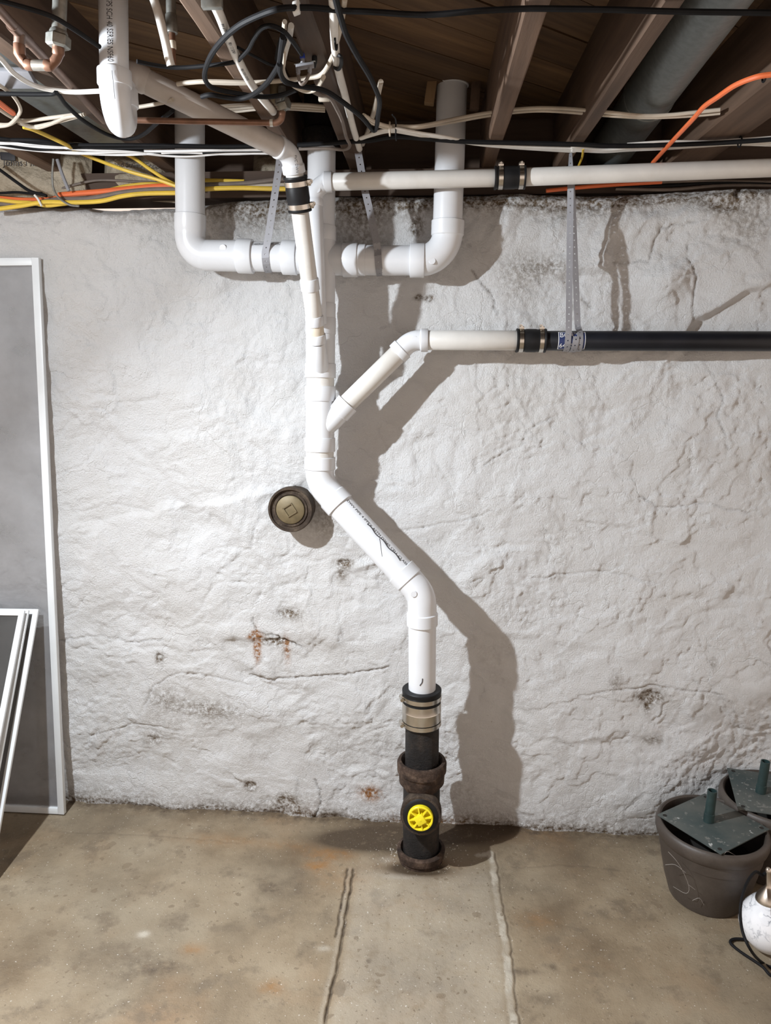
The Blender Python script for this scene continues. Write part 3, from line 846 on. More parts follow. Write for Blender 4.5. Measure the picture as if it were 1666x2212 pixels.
# leaning pipe in front of the stack
ya, yb = 2.13, 2.285
def ln(t): return at(648 + (690 - 648) * t, 453 + (770 - 453) * t, ya + (yb - ya) * t)
pipe('leaning_pipe', at(646, 440, ya), ln(.53), R15, M['pvc_old'], P)
hub('pipe_socket', ln(.47), ln(.55), R15 * 1.13, M['pvc'], P)
pipe('leaning_pipe', ln(.54), ln(.76), R15 * 1.02, M['pvc_old'], P)
hub('pipe_socket', ln(.725), ln(.79), R15 * 1.13, M['pvc'], P)
pipe('leaning_pipe', ln(.78), ln(.87), R15, M['pvc_tan'], P)
hub('pipe_socket', ln(.85), ln(.91), R15 * 1.14, M['pvc'], P)
pipe('wye_arm', ln(.90), at(694, 800, YS - .012), R15 * 1.05, M['pvc'], P)
# moulded round knobs on the fittings
for px, py, Yq, ax in ((1006 - 72, 563, YM - R3 * 1.06, 0), (481, 535, YM - R3 * 1.05, 0), (896, 733, YA - R2 * 1.05, 0), (685, 408, YU - R15 * 1.06, 0), (683, 1033, YS - R3 * 1.04, 0), (894, 1284, YL - R3 * 1.04, 0)):
    p = at(px, py, Yq)
    lathe('moulding_mark', p + V((0, .0072, 0)), (0, -1, 0), [(0, .0105), (.0045, .0105), (.0055, .0095), (.0056, .0005)], M['pvc'], P, sides=20)

# ------------------------------------------------------------------ rubber couplings
def clamp_band(parent, a, d, r, w, side, screw=True, lab='steel clamp band'):
    a = V(a); d = V(d).normalized()
    c = sweep('clamp', [(a - d * w / 2, d, r), (a - d * w / 2, d, r + .0012), (a + d * w / 2, d, r + .0012), (a + d * w / 2, d, r)], M['steel'], parent)
    if screw:
        side = V(side); side = (side - d * side.dot(d)).normalized(); t = d.cross(side)
        p = a + side * (r + .007)
        bm = bmesh.new()
        box_bm(bm, a + side * (r + .004), d * w * .6, t * .012, side * .0045, .001)
        sweep_bm(bm, straight(p - t * .020, p + t * .014, [(0, .0062), (.008, .0062), (.0081, .0035), (.034, .0035)]), 10)
        link('screw', finish(bm), M['steel'], c)
    return c
def rubber_coupling(label, a, b, r, mat_r, bands, side, group='rubber couplings with steel clamps'):
    a, b = V(a), V(b); d = (b - a).normalized(); L = (b - a).length
    t = thing('rubber_coupling', label, 'coupling', a, group)
    sweep('sleeve', straight(a, b, [(0, r * .9), (0, r * 1.06), (.004, r * 1.08), (.007, r), (L * .3, r * 1.0), (L * .35, r * 1.035), (L * .65, r * 1.035), (L * .7, r), (L - .007, r), (L - .004, r * 1.08), (L, r * 1.06), (L, r * .9)]), M['rubber'], t)
    for f in bands: clamp_band(t, a + d * (L * f), d, r * 1.012, .0125, side)
    return t
rubber_coupling('slanting black rubber coupling on the leaning white pipe below its elbow', at(638, 381, 2.105), at(648.5, 457, 2.135), R15 * 1.26, None, (.2, .84), V((1, .1, 0)))
rubber_coupling('black rubber coupling on the upper horizontal white pipe under the joist end', at(1068, 384.5, YU), at(1135, 383, YU), R15 * 1.24, None, (.2, .86), V((0, -.1, 1)))
rubber_coupling('black rubber coupling joining white branch pipe to the black horizontal pipe', at(1115, 735.5, YA), at(1179, 736, YA), R2 * 1.13, None, (.16, .84), V((0, -.1, 1)))
sc_a = at(911.5, 1487, YL); sc_b = at(912.5, 1567, YL)
shield = thing('shielded_coupling', 'large stainless shielded coupling between white drop pipe and iron pipe', 'coupling', sc_b, 'rubber couplings with steel clamps')
dz = lambda py: (sc_a.z - at(912, py, YL).z)
LL = (sc_a - sc_b).length
RS = rad(42.0, sc_a)
lathe('sleeve', sc_a, (0, 0, -1), [(0, R3), (0, RS * .98), (.002, RS * 1.01), (.012, RS * 1.01), (.014, RS * .985), (LL - .004, RS * .97), (LL, RS * .93), (LL, R3)], M['rubber'], shield)
lathe('shield', sc_a + V((0, 0, -dz(1514))), (0, 0, -1), [(0, RS * .98), (0, RS), (.004, RS * 1.004), (.027, RS * 1.0), (.029, RS * 1.012), (.031, RS), (dz(1552) - dz(1514), RS), (dz(1552) - dz(1514), RS * .98)], M['steel'], shield)
clamp_band(shield, sc_a + V((0, 0, -dz(1503))), (0, 0, -1), RS * 1.002, .0145, V((-1, -.28, 0)))
clamp_band(shield, sc_a + V((0, 0, -dz(1558))), (0, 0, -1), RS * 1.004, .0145, V((-1, -.28, 0)))

# ------------------------------------------------------------------ cast iron stack
iron = thing('cast_iron_stack', 'rusty cast iron floor stack with bell hubs and a yellow cleanout plug', 'drain pipe', (at(911, 1855, YL).x, YL, 0))
iz = lambda py: at(912, py, YL).z
ir = lambda r, py: rad(r, at(912, py, YL))
base_p = V((at(911, 1855, YL).x, YL, 0))
ax = V((at(912, 1600, YL).x, YL, 0))
def ilathe(name, prof, mat, **kw):
    return lathe(name, ax, (0, 0, 1), [(iz(py), ir(r, py)) for py, r in prof], mat, iron, **kw)
ilathe('iron_pipe', [(1690, 36), (1560, 36.5)], M['iron'])
ilathe('bell_hub', [(1698, 39), (1692, 43), (1686, 48.5), (1664, 50), (1662, 53), (1646, 53.5), (1641, 51), (1640, 45), (1646, 41), (1655, 39)], M['rust'])
ilathe('tee_body', [(1860, 38), (1760, 39.5), (1694, 39.5)], M['iron'])
zb = iz(1862)
lathe('bell_hub', V((ax.x, ax.y, 0)), (0, 0, 1), [(-.01, ir(47, 1850)), (.012, ir(47, 1850)), (.016, ir(44, 1850)), (.020, ir(50, 1850)), (.044, ir(52, 1850)), (.049, ir(49, 1850)), (.05, ir(44, 1850)), (.03, ir(40, 1850))], M['rust'], iron)
# tee branch facing the room with its plug
tc = at(909, 1763, YL - .10)
td = V((-.06, -1, .10)).normalized()
rt = ir(1, 1763) * .955
lathe('tee_branch', tc - td * .10, td, [(0, 34 * rt), (.045, 36 * rt), (.055, 44 * rt), (.094, 45 * rt), (.10, 43.5 * rt), (.101, 38 * rt), (.096, 34 * rt), (.097, 29 * rt), (.092, 27 * rt)], M['collar'], iron)
lathe('rubber_ring', tc - td * .006, td, [(0, 39 * rt), (.006, 39.5 * rt), (.010, 36 * rt), (.012, 31 * rt), (.010, 27.6 * rt)], M['rubber'], iron, caps=(True, False))
pl = lathe('cleanout_plug', tc - td * .004, td, [(0, 27.5 * rt), (.022, 27.5 * rt), (.0235, 26.5 * rt), (.0235, 23.8 * rt), (.022, 23.2 * rt), (.004, 22.5 * rt), (.004, .0005)], M['yellow_plug'], iron, label='yellow ribbed plastic plug')
tu = td.cross(V((1, 0, 0))).normalized(); tr_ = tu.cross(td).normalized()
for k in range(8):
    a = math.radians(11 + 45 * k); e = tr_ * math.cos(a) + tu * math.sin(a)
    box('plug_rib', tc + td * .0105 + e * 16 * rt, e * 8 * rt, td.cross(e) * 1.3 * rt, td * .0105, M['yellow_plug'], pl, 0)
a = math.radians(34); e1 = tr_ * math.cos(a) + tu * math.sin(a); e2 = td.cross(e1)
box('plug_square', tc + td * .012 - tu * 1.5 * rt, e1 * 10.2 * rt, e2 * 10.2 * rt, td * .013, M['yellow_plug'], pl, .0012)
lathe('plug_dimple', tc + td * .0249 - tu * 1.5 * rt, td, [(0, 2.2 * rt), (.0012, 2. * rt), (.0013, .0003)], M['yellow_plug'], pl, sides=16)
gb = bmesh.new(); rg_ = random.Random(11)
for k in range(150):
    a = rg_.uniform(0, 2 * math.pi); d_ = ir(47, 1850) + abs(rg_.gauss(0, .035)); q = rg_.uniform(.0008, .0028)
    if math.sin(a) > .75: continue
    p = V((ax.x + d_ * math.cos(a) * 1.1, ax.y + d_ * math.sin(a) * .9, q * .5))
    e = Euler((rg_.uniform(0, 3), rg_.uniform(0, 3), rg_.uniform(0, 3))).to_matrix()
    box_bm(gb, p, e @ V((q, 0, 0)), e @ V((0, q * .8, 0)), e @ V((0, 0, q * .6)))
grit = link('plaster_grit', finish(gb, 20), M['grit'], None, kind='stuff')
tag(grit, 'pale plaster crumbs scattered round the foot of the iron stack', 'grit')
# grit round the foot
# ------------------------------------------------------------------ brass cleanout in the wall
pc = at(629, 1100, 2.415)
wc = thing('wall_cleanout', 'round brass cleanout plug in a black iron collar sticking out of the wall', 'cleanout', pc)
cd = V((-.05, -1, .02)).normalized()
rp = dep(pc) / FPX
lathe('iron_collar', pc - cd * -.0 + cd * -.12, cd, [(0, 44 * rp), (.10, 45 * rp), (.105, 49 * rp), (.132, 49 * rp), (.136, 47.5 * rp), (.1365, 44 * rp), (.128, 43 * rp), (.127, 38 * rp), (.131, 37 * rp), (.131, 33 * rp), (.124, 31 * rp)], M['collar'], wc)
lathe('brass_plug', pc, cd, [(0, 31 * rp), (.013, 31 * rp), (.0155, 29 * rp), (.0155, .0004)], M['brass'], wc)
a = math.radians(32); cu_ = cd.cross(V((1, 0, 0))).normalized(); cr = cu_.cross(cd).normalized()
e1 = cr * math.cos(a) + cu_ * math.sin(a); e2 = cd.cross(e1)
bm = bmesh.new()
for s in (-1, 1):
    box_bm(bm, pc + cd * .0165 + e1 * s * 10.5 * rp, e1 * 1.1 * rp, e2 * 11.6 * rp, cd * .0035)
    box_bm(bm, pc + cd * .0165 + e2 * s * 10.5 * rp, e2 * 1.1 * rp, e1 * 11.6 * rp, cd * .0035)
link('square_socket', finish(bm, 30), M['brass'], wc)

# ------------------------------------------------------------------ black pipe and its label
black = thing('black_drain_pipe', 'long black plastic pipe hung level across the right of the wall', 'drain pipe', at(1166, 736, YA))
bp0, bp1 = at(1166, 736, YA), at(1760, 737.5, YA)
pipe('pipe', bp0, bp1, R2 * .985, M['abs'], black)
adir = (bp1 - bp0).normalized()
lab0 = at(1203, 736, YA)
mpp = (at(1260, 736, YA) - lab0).length / 57
for r_, u0, u1, a0, a1, mt, nm in ((R2 * .985 + .0006, 0, 58, -1.02, .98, 'ink_white', 'label'), (R2 * .985 + .0011, 1.5, 56.5, -.95, .90, 'ink_blue', 'label_field')):
    vs, fs = patch_on_pipe(lab0, adir, V((0, -1, 0)), r_, u0 * mpp, u1 * mpp, a0, a1)
    if nm == 'label': lab = link(nm, mesh_from(vs, fs), M[mt], black)
    else: link(nm, mesh_from(vs, fs), M[mt], lab)
text_on_pipe('printed_text', 'BORIS', .022, lab0 + adir * 2.5 * mpp, adir, V((0, -1, .62)), R2 * .985 + .0012, M['ink_white'], lab)
text_on_pipe('printed_text', '64  1 3', .020, lab0 + adir * 2.5 * mpp, adir, V((0, -1, -.55)), R2 * .985 + .0012, M['ink_white'], lab)

# upper horizontal pipe beyond the coupling
up = thing('upper_drain_pipe', 'long off white pipe along the wall top running out of frame right', 'drain pipe', at(1125, 383, YU))
pipe('pipe', at(1120, 383.2, YU), at(1760, 359, YU - .0), R15, M['pvc_old'], up)

# ------------------------------------------------------------------ overhead trap and slanting pipe
YV = 1.70
trap = thing('overhead_trap_pipe', 'white vertical pipe with a trap bend and slanting arm under the joists', 'drain pipe', at(243, 200, YV))
v_top = at(244, -60, YV - .01); v_hub = at(247, 150, YV - .01)
pipe('drop_pipe', v_top, at(247, 165, YV - .01), R2 * .98, M['pvc'], trap)
hub('pipe_socket', at(247, 151, YV - .01), at(248, 187, YV - .01), R2 * 1.17, M['pvc'], trap)
u0 = at(248, 182, YV - .01); u1 = at(249, 203, YV - .01)
u_rear = at(265, 203, YV + .085)
hv = (u_rear - u1) / 2; hv.z = 0
secs = [(u0, V((0, 0, -1)), R2 * 1.07)]
for i in range(15):
    a = math.pi * i / 14
    pos = u1 + hv * (1 - math.cos(a)) + V((0, 0, -.041 * math.sin(a)))
    secs.append((pos, hv * math.sin(a) + V((0, 0, -.041 * math.cos(a))), R2 * (1.05 - .10 * i / 14)))
u2 = secs[-1][0]; u3 = V((u2.x, u2.y, at(270, 172, u2.y).z))
secs.append((u3, V((0, 0, 1)), R2 * .94))
sweep('trap_bend', secs, M['pvc'], trap)
hub('pipe_socket', V((u2.x, u2.y, at(270, 232, u2.y).z)), V((u2.x, u2.y, at(270, 192, u2.y).z)), R2 * 1.1, M['pvc'], trap)
d_a = at(300, 165, 1.735); d_b = at(628, 331, 2.085)
ddir = (d_b - d_a).normalized()
sweep('elbow', elbow_secs(u3 - V((0, 0, .012)), u3 + V((.0, 0, .022)), u3 + V((0, 0, .022)) + ddir * .06, R2 * .93, .03, None, R2 * .98, 0, .02), M['pvc_shaded'], trap)
arm0 = u3 + V((0, 0, .022)) + ddir * .04
pipe('slanting_pipe', arm0, d_b - ddir * .03, R15 * 1.12, M['pvc_shaded'], trap, r2=R15 * 1.12)
e_end = at(636, 374, 2.105)
sweep('elbow', elbow_secs(d_b - ddir * .045, d_b, e_end, R15 * 1.13, .05, R15 * 1.22, R15 * 1.26, .010, .022), M['pvc'], trap)
pipe('stub_pipe', e_end - (e_end - d_b).normalized() * .01, at(640, 396, 2.112), R15, M['pvc_old'], trap)
text_on_pipe('printed_text', 'IPS SCH 40 SERIES NSF60', .0165, at(244, 13, YV - .01), at(247, 150, YV - .01) - at(244, 13, YV - .01), V((.16, -1, 0)), R2 * .98, M['ink'], trap, fit=(at(247, 150, YV - .01) - at(244, 13, YV - .01)).length * .96)
tube('seam_line', [at(242 + i * .9, 152 + i * 8.8, YV - .01 - R2 * (1.19 if i < 4 else 1.075)) for i in range(0, 8)], .0005, M['ink'], trap, sides=4, res=2)
text_on_pipe('printed_text', 'PVC DWV', .010, d_b + (e_end - d_b).normalized() * .012 + V((.006, 0, 0)), V((.1, 0, -1)), V((.35, -1, 0)), R15 * 1.14, M['ink'], trap)

# ------------------------------------------------------------------ perforated hanger straps
def strap(parent, pts, w, wd, name='strap_band', pitch=.0195, hole=.0021):
    """band along a polyline, wd = width direction (constant or one per point)"""
    P = [V(p) for p in pts]
    W = wd if isinstance(wd, list) else [V(wd)] * len(P)
    cum = [0]
    for a, b in zip(P, P[1:]): cum.append(cum[-1] + (b - a).length)
    def ev(s):
        s = max(0, min(cum[-1], s))
        for i in range(len(P) - 1):
            if s <= cum[i + 1] or i == len(P) - 2:
                f = (s - cum[i]) / max(1e-9, cum[i + 1] - cum[i])
                return P[i].lerp(P[i + 1], f), W[i].lerp(W[i + 1], f).normalized()
    bm = bmesh.new()
    n = max(1, int(round(cum[-1] / pitch)))
    L = cum[-1] / n
    def vert(s, u):
        p, wv = ev(s); return bm.verts.new(p + wv * u)
    for k in range(n):
        s0_, s1_, m = k * L, (k + 1) * L, (k + .5) * L
        ring = [vert(m + hole * math.cos(a), hole * math.sin(a)) for a in (math.pi * 2 * i / 8 for i in range(8))]
        out = [vert(s1_, 0), vert(s1_, w / 2), vert(m, w / 2), vert(s0_, w / 2), vert(s0_, 0), vert(s0_, -w / 2), vert(m, -w / 2), vert(s1_, -w / 2)]
        for i in range(8):
            j = (i + 1) % 8
            bm.faces.new((ring[i], out[i], out[j], ring[j]))
    bmesh.ops.remove_doubles(bm, verts=bm.verts, dist=1e-5)
    o = link(name, finish(bm, 30), M['zinc'], parent)
    o.data.polygons.foreach_set('use_smooth', [False] * len(o.data.polygons))
    md = o.modifiers.new('thick', 'SOLIDIFY'); md.thickness = .0011; md.offset = 0
    return o
def wrap(c, r, a0, a1, drift, n=10):
    """arc round a pipe that runs along x: a = 0 front, 90 deg below"""
    return [V(c) + V((drift * i / n, -r * math.cos(a0 + (a1 - a0) * i / n), -r * math.sin(a0 + (a1 - a0) * i / n))) for i in range(n + 1)]
s1 = thing('hanger_strap', 'perforated metal strap holding up the left arm of the white manifold', 'strap', at(606, 345, 2.30), 'perforated hanger straps')
c = at(580, 555, YM)
top_ = at(607, 318, 2.335)
strap(s1, [top_, at(603, 360, 2.335), c + V((.010, -R3 - .002, .045))] + wrap(c, R3 + .002, -.15, 3.6, 0), .0225, V((1, 0, .08)))
s2 = thing('hanger_strap', 'perforated metal strap holding up the right arm of the white manifold', 'strap', at(780, 345, 2.30), 'perforated hanger straps')
c = at(822, 562, YM)
strap(s2, [at(772, 318, 2.36), at(782, 375, 2.36), at(788, 410, 2.355), at(799, 455, 2.35), at(814, 525, YM - R3 - .004)] + wrap(c + V((-.006, 0, 0)), R3 + .002, -.55, 3.4, .012), .0215, V((1, 0, .2)))
s3 = thing('hanger_strap', 'perforated metal strap loop holding the black horizontal pipe at its label', 'strap', at(1233, 345, 2.33), 'perforated hanger straps')
cL = at(1223, 736, YA); cR = at(1249, 736, YA)
RB = R2 * .985 + .003
fr = [at(1233, 330, YA - .01), at(1233, 395, YA - .012), cL + V((.001, -RB, .03))] + wrap(cL, RB, -.1, 3.3, .0)
strap(s3, fr, .0185, [V((.25, -1, 0)), V((.9, -.4, 0))] + [V((1, 0, 0))] * (len(fr) - 2))
bk = [at(1234, 330, YA - .004), at(1236, 400, YA - .002), cR + V((-.001, RB, .045))] + wrap(cR, RB, -math.pi + .05, -.2 - 2 * math.pi + 2.2, .0) 
bk = [at(1234, 330, YA + .002), at(1236, 400, YA + .004), cR + V((-.001, .012, RB + .012))] + [cR + V((.0, .0, RB))] + wrap(cR, RB, -math.pi / 2 + .25, 1.9, .0)
strap(s3, bk, .0185, [V((.25, 1, 0)), V((.9, .3, 0))] + [V((1, 0, 0))] * (len(bk) - 2))
tail = wrap(at(1236, 736, YA), RB + .002, 1.75, -.35, .006)
strap(s3, tail, .0185, V((1, 0, .0)), 'strap_tail')

# ------------------------------------------------------------------ water pipes on the left
cu = thing('copper_u_pipe', 'copper pipe with elbows rising to a galvanised union beside the joist', 'water pipe', atz(60, 100, 2.30))
YC = 1.48
def q1(x, y, Y=YC): return at(*c1(x, y), Y)
rc = rad(10.2, q1(150, 400))
tube('galvanised_pipe', [q1(390, -140), q1(378, 215)], rad(14.8, q1(380, 100)), M['zinc_dark'], cu, sides=24, smooth=False)
hexa = lathe('union_nut', q1(378, 195), q1(372, 320) - q1(378, 195), [(0, rad(17, q1(375, 200))), (.004, rad(19, q1(375, 200))), (.012, rad(19, q1(375, 200)))], M['zinc_dark'], cu, sides=24)
bm = bmesh.new()
sweep_bm(bm, straight(q1(377, 222), q1(373, 306), [(0, rad(22, q1(375, 250))), (.003, rad(25.5, q1(375, 250))), ((q1(377, 222) - q1(373, 306)).length - .003, rad(25.5, q1(375, 250))), ((q1(377, 222) - q1(373, 306)).length, rad(21, q1(375, 250)))]), 6)
link('union_hexagon', finish(bm, 20), M['zinc_dark'], cu)
sweep('copper_elbow', elbow_secs(q1(376, 296), q1(374, 424), q1(290, 420), rc, .035, rc * 1.22, rc * 1.14, .016, .014), M['copper'], cu)
tube('tinned_joint', [q1(376, 300), q1(375, 345)], rc * 1.2, M['solder'], cu, sides=20, smooth=False)
tube('tinned_joint', [q1(295, 420), q1(205, 418)], rc * 1.08, M['solder'], cu, sides=20, smooth=False)
sweep('copper_elbow', elbow_secs(q1(210, 418), q1(128, 414), q1(124, 285), rc, .035, rc * 1.14, rc * 1.2, .014, .02), M['copper'], cu)
tube('tinned_joint', [q1(124, 310), q1(124, 278)], rc * 1.16, M['solder'], cu, sides=20, smooth=False)
tube('copper_riser', [q1(124, 285), q1(126, 215, 1.475)], rc * 1.12, M['copper_dull'], cu, sides=20, smooth=False)
ZC = q1(126, 205, 1.475).z
tube('copper_run', [atz(*c1(-120, -60), ZC), atz(*c1(126, 208), ZC), atz(*c1(670, 775), ZC - .015)], rc * 1.0, M['copper_dull'], cu, sides=20, smooth=False)
tube('copper_tee', [atz(*c1(75, 160), ZC), atz(*c1(185, 270), ZC)], rc * 1.22, M['copper_dull'], cu, sides=20, smooth=False)

cx_ = thing('copper_cross_pipe', 'thin bright copper pipe crossing below the joists to a small valve', 'water pipe', atz(420, 262, 2.25))
ZX = 2.235
e0, e1, e2 = atz(*c1(845, 772), ZX), atz(*c2(745, 962), ZX), None
e2 = at(*c2(762, 860), e1.y)
rcx = rad(6.2, e1)
sweep('copper_elbow', elbow_secs(atz(*c2(655, 962), ZX), e1 + V((.003, 0, 0)), e2, rcx * 1.12, .018, rcx * 1.2, rcx * 1.2, .012, .012), M['copper'], cx_)
tube('copper_run', [e0, atz(*c2(660, 962), ZX)], rcx, M['copper'], cx_, sides=18, smooth=False)
tube('tinned_joint', [atz(*c2(664, 962), ZX), atz(*c2(688, 962), ZX)], rcx * 1.24, M['solder'], cx_, sides=18, smooth=False)
lathe('valve_body', e2, (0, 0, 1), [(-.004, rcx * 1.25), (.010, rcx * 1.35), (.011, rcx * 2.3), (.020, rcx * 2.6), (.028, rcx * 2.1), (.034, rcx * 1.4), (.05, rcx * 1.3)], M['zinc_dark'], cx_, sides=8)
tube('brass_elbow', [at(*c2(762, 800), e1.y + .01), at(*c2(712, 780), e1.y + .01), at(*c2(700, 745), e1.y + .01), at(*c2(700, 660), e1.y + .01)], rcx * 1.6, M['brass'], cx_, sides=16, res=4)
lathe('valve_nut', at(*c2(775, 815), e1.y - .005), (1, -.5, .1), [(-.012, rcx * 2.0), (-.011, rcx * 2.2), (.010, rcx * 2.2), (.012, rcx * 1.9)], M['zinc_dark'], cx_, sides=6)

w1 = tube('water_tube', [at(*c1(970, -60), 1.60), at(*c1(1010, 60), 1.60), at(*c1(1055, 230), 1.605), at(*c1(1085, 370), 1.61), at(*c1(1100, 425), 1.612)], .0086, M['pex'], sides=20)
tag(w1, 'bright white water tube hanging down beside the slanting pipe', 'water pipe', 'white water tubes')
gp = thing('threaded_pipe', 'short rusty threaded pipe with copper stub behind a white tube', 'water pipe', at(370, 60, 1.66))
rg = rad(10.5, at(370, 60, 1.66))
pipe('galvanised_pipe', at(*c1(1098, -70), 1.66), at(*c1(1100, 110), 1.66), rg, M['zinc_dark'], gp)
hub('galvanised_socket', at(*c1(1100, 92), 1.66), at(*c1(1106, 215), 1.66), rg * 1.18, M['zinc_dark'], gp)
pipe('copper_stub', at(*c1(1106, 210), 1.66), at(*c1(1112, 432), 1.66), rg * .66, M['copper'], gp)
hub('white_joint', at(*c1(1108, 262), 1.66), at(*c1(1112, 318), 1.66), rg * .72, M['pvc_tan'], gp)
w2 = thing('water_tube', 'white water tube with black print crossing a joist diagonally downward', 'water pipe', at(*c2(430, 500), 1.78), 'white water tubes')
p2 = [atz(*c2(225, 20), 2.262), atz(*c2(275, 130), 2.262), atz(*c2(330, 270), 2.262), atz(*c2(420, 480), 2.262), atz(*c2(540, 690), 2.262), atz(*c2(690, 875), 2.262)]
tube('tube', p2, .0086, M['pex'], w2, sides=18)
for i, s in ((1, 'PW-ASTM F877'), (2, 'PEX 1/2 SDR9'), (3, 'PEX 5006 100 PSI')):
    d = (p2[i + 1] - p2[i])
    text_on_pipe('printed_text', s, .0085, p2[i] + d * .1, d, V((.2, -.55, -.8)), .0087, M['ink'], w2)
bm = bmesh.new(); cc = atz(*c2(210, 5), 2.262); box_bm(bm, cc, V((.017, 0, 0)), V((0, .006, 0)), V((0, 0, .012)), .001)
link('tube_bracket', finish(bm), M['zinc_dark'], w2)
w3 = tube('water_tube', [atz(*c2(1160, -30), 2.275), atz(*c2(1168, 250), 2.275), atz(*c2(1190, 500), 2.275), atz(*c2(1250, 740), 2.275), atz(*c2(1310, 980), 2.275), atz(*c2(1365, 1165), 2.275)], .0084, M['pex'], sides=18)
tag(w3, 'plain white water tube running along the joist behind the coax splitter', 'water pipe', 'white water tubes')
bracket = tube('pipe_clip', [atz(*c2(1170, 430), 2.275), atz(*c2(1215, 440), 2.265), atz(*c2(1222, 500), 2.262), atz(*c2(1200, 540), 2.262), atz(*c2(1168, 525), 2.268)], .004, M['rubber'], sides=8)
tag(bracket, 'small black clip round the white tube on the joist side', 'clip')

# ------------------------------------------------------------------ cables
def cable(pts, r, mat, label, group=None, name='cable', sides=8, res=6):
    o = tube(name, pts, r, M[mat], sides=sides, res=res)
    return tag(o, label, 'cable', group)
ZT = 2.268
big = pathz(c4, [(1760, 96), (1666, 95), (1000, 86), (500, 72), (0, 64)], ZT) + pathz(c3, [(1250, 72), (900, 88), (450, 121), (0, 96)], ZT)
big += pathz(c2, [(1250, 84), (1020, 62), (880, 60)], ZT) + pathz(c2, [(740, 68), (600, 112), (430, 195), (300, 305), (205, 430), (155, 560), (165, 640), (225, 690), (400, 730), (600, 757), (750, 745), (870, 700)], 2.25)
cable(big, .0052, 'cable_black', 'thick black cable across the joists ending in a big hanging loop')
cable(pathz(c1, [(880, 395), (1000, 420), (1130, 435), (1300, 425), (1500, 400)], 2.26) + pathz(c2, [(440, 445), (500, 380), (540, 300), (600, 220), (680, 203), (770, 245), (850, 335), (912, 425)], 2.255), .0042, 'cable_black', 'black coax cable arching over to the blue plug of the splitter')
cable(pathz(c2, [(130, 757), (200, 742), (320, 762), (440, 772), (540, 735), (640, 650), (700, 565), (735, 500), (750, 400), (765, 290)], 2.24), .0052, 'cable_black', 'black cable with loose bare end curling up from the slanting pipe')
cable(pathz(c2, [(1170, -40), (1195, 60), (1215, 130), (1260, 270), (1350, 440), (1440, 590), (1500, 720), (1522, 800), (1510, 900), (1500, 985), (1480, 1022), (1445, 990), (1370, 905), (1200, 775), (1080, 705), (950, 682), (850, 662), (780, 635), (745, 570), (740, 500)], 2.235), .0055, 'cable_black', 'black cable hanging in a long V loop right of the splitter')
cable(pathz(c2, [(410, 370), (560, 450), (680, 510), (765, 512)], 2.262), .0028, 'cable_black', 'thin black wire between the white tube and the splitter')
cable(pathz(c2, [(1000, 715), (1060, 745), (1130, 760), (1190, 860), (1230, 950), (1260, 1070), (1290, 1140), (1240, 1170), (1100, 1160), (890, 1165)], 2.262), .0045, 'cable_grey', 'grey cable hooking back at the joist left of the manifold riser')
cable(pathz(c1, [(1140, 541), (1220, 530), (1350, 524), (1600, 532)], 2.275) + pathz(c2, [(160, 640), (400, 650), (700, 636), (950, 610), (1070, 580), (1150, 450), (1188, 330), (1228, 150), (1250, -10)], 2.275), .0048, 'cable_cream', 'cream cable running along under joists then up beside the white tube')
cable(pathz(c2, [(780, 170), (775, 240)], 2.30) + pathz(c2, [(770, 480), (765, 545), (800, 625), (880, 690), (960, 715), (1030, 690), (1085, 600)], 2.252), .0046, 'cable_cream', 'short cream cable drooping below the coax splitter')
cable(pathz(c2, [(830, 200), (815, 300), (785, 400), (770, 470)], 2.27), .0055, 'cable_white', 'short white cable end standing beside the splitter joist')
cable(pathz(c2, [(775, 285), (750, 360), (730, 460)], 2.272), .008, 'cable_black', 'thick black cable end left of the splitter joist')
cable(pathz(c1, [(-60, -10), (0, 5), (300, 92), (450, 172), (640, 300)], 2.262), .0043, 'cable_black', 'black cable passing in front of the galvanised union at upper left')
cable(pathz(c1, [(-60, 330), (0, 372), (100, 480), (250, 560), (450, 590), (650, 585)], 2.255), .0052, 'cable_white', 'single white cable sagging from left edge to the vertical pipe')
cable(pathz(c1, [(-60, 600), (0, 602), (200, 606), (330, 605), (370, 600), (430, 680), (550, 785), (700, 868), (830, 893), (920, 865), (1010, 790), (1110, 710)], 2.25), .0048, 'cable_black', 'shiny black cable dipping below the joists behind the trap bend')
G = 'cream cables twisted together at the left edge'
LB = 'cream cable in the loose twisted bunch at the left edge'
LBS = ['lowest cream cable of the twisted bunch at the left edge', 'cream cable running straightest through the twisted bunch at left edge', 'cream cable curling back in a loop at the left edge', 'short cream cable between loop and joist in the twisted left bunch']
cable(pathz(c1, [(-60, 790), (0, 800), (60, 800), (110, 775), (160, 800), (240, 820), (330, 795), (420, 755), (530, 740)], 2.262), .0045, 'cable_cream', LBS[0], G)
cable(pathz(c1, [(-60, 660), (0, 705), (60, 745), (115, 770), (180, 775), (320, 758), (500, 735)], 2.266), .0045, 'cable_cream', LBS[1], G)
cable(pathz(c1, [(-60, 510), (0, 550), (80, 610), (130, 695), (115, 745), (60, 800), (-20, 815)], 2.258), .0042, 'cable_cream', LBS[2], G)
cable(pathz(c1, [(120, 790), (200, 815), (300, 800), (420, 770), (545, 735)], 2.264), .0045, 'cable_cream', LBS[3], G)
cable(pathz(c1, [(-60, 620), (0, 665), (45, 700), (85, 728)], 2.26), .0065, 'cable_orange', 'orange cable stub among cream cables at the left edge')
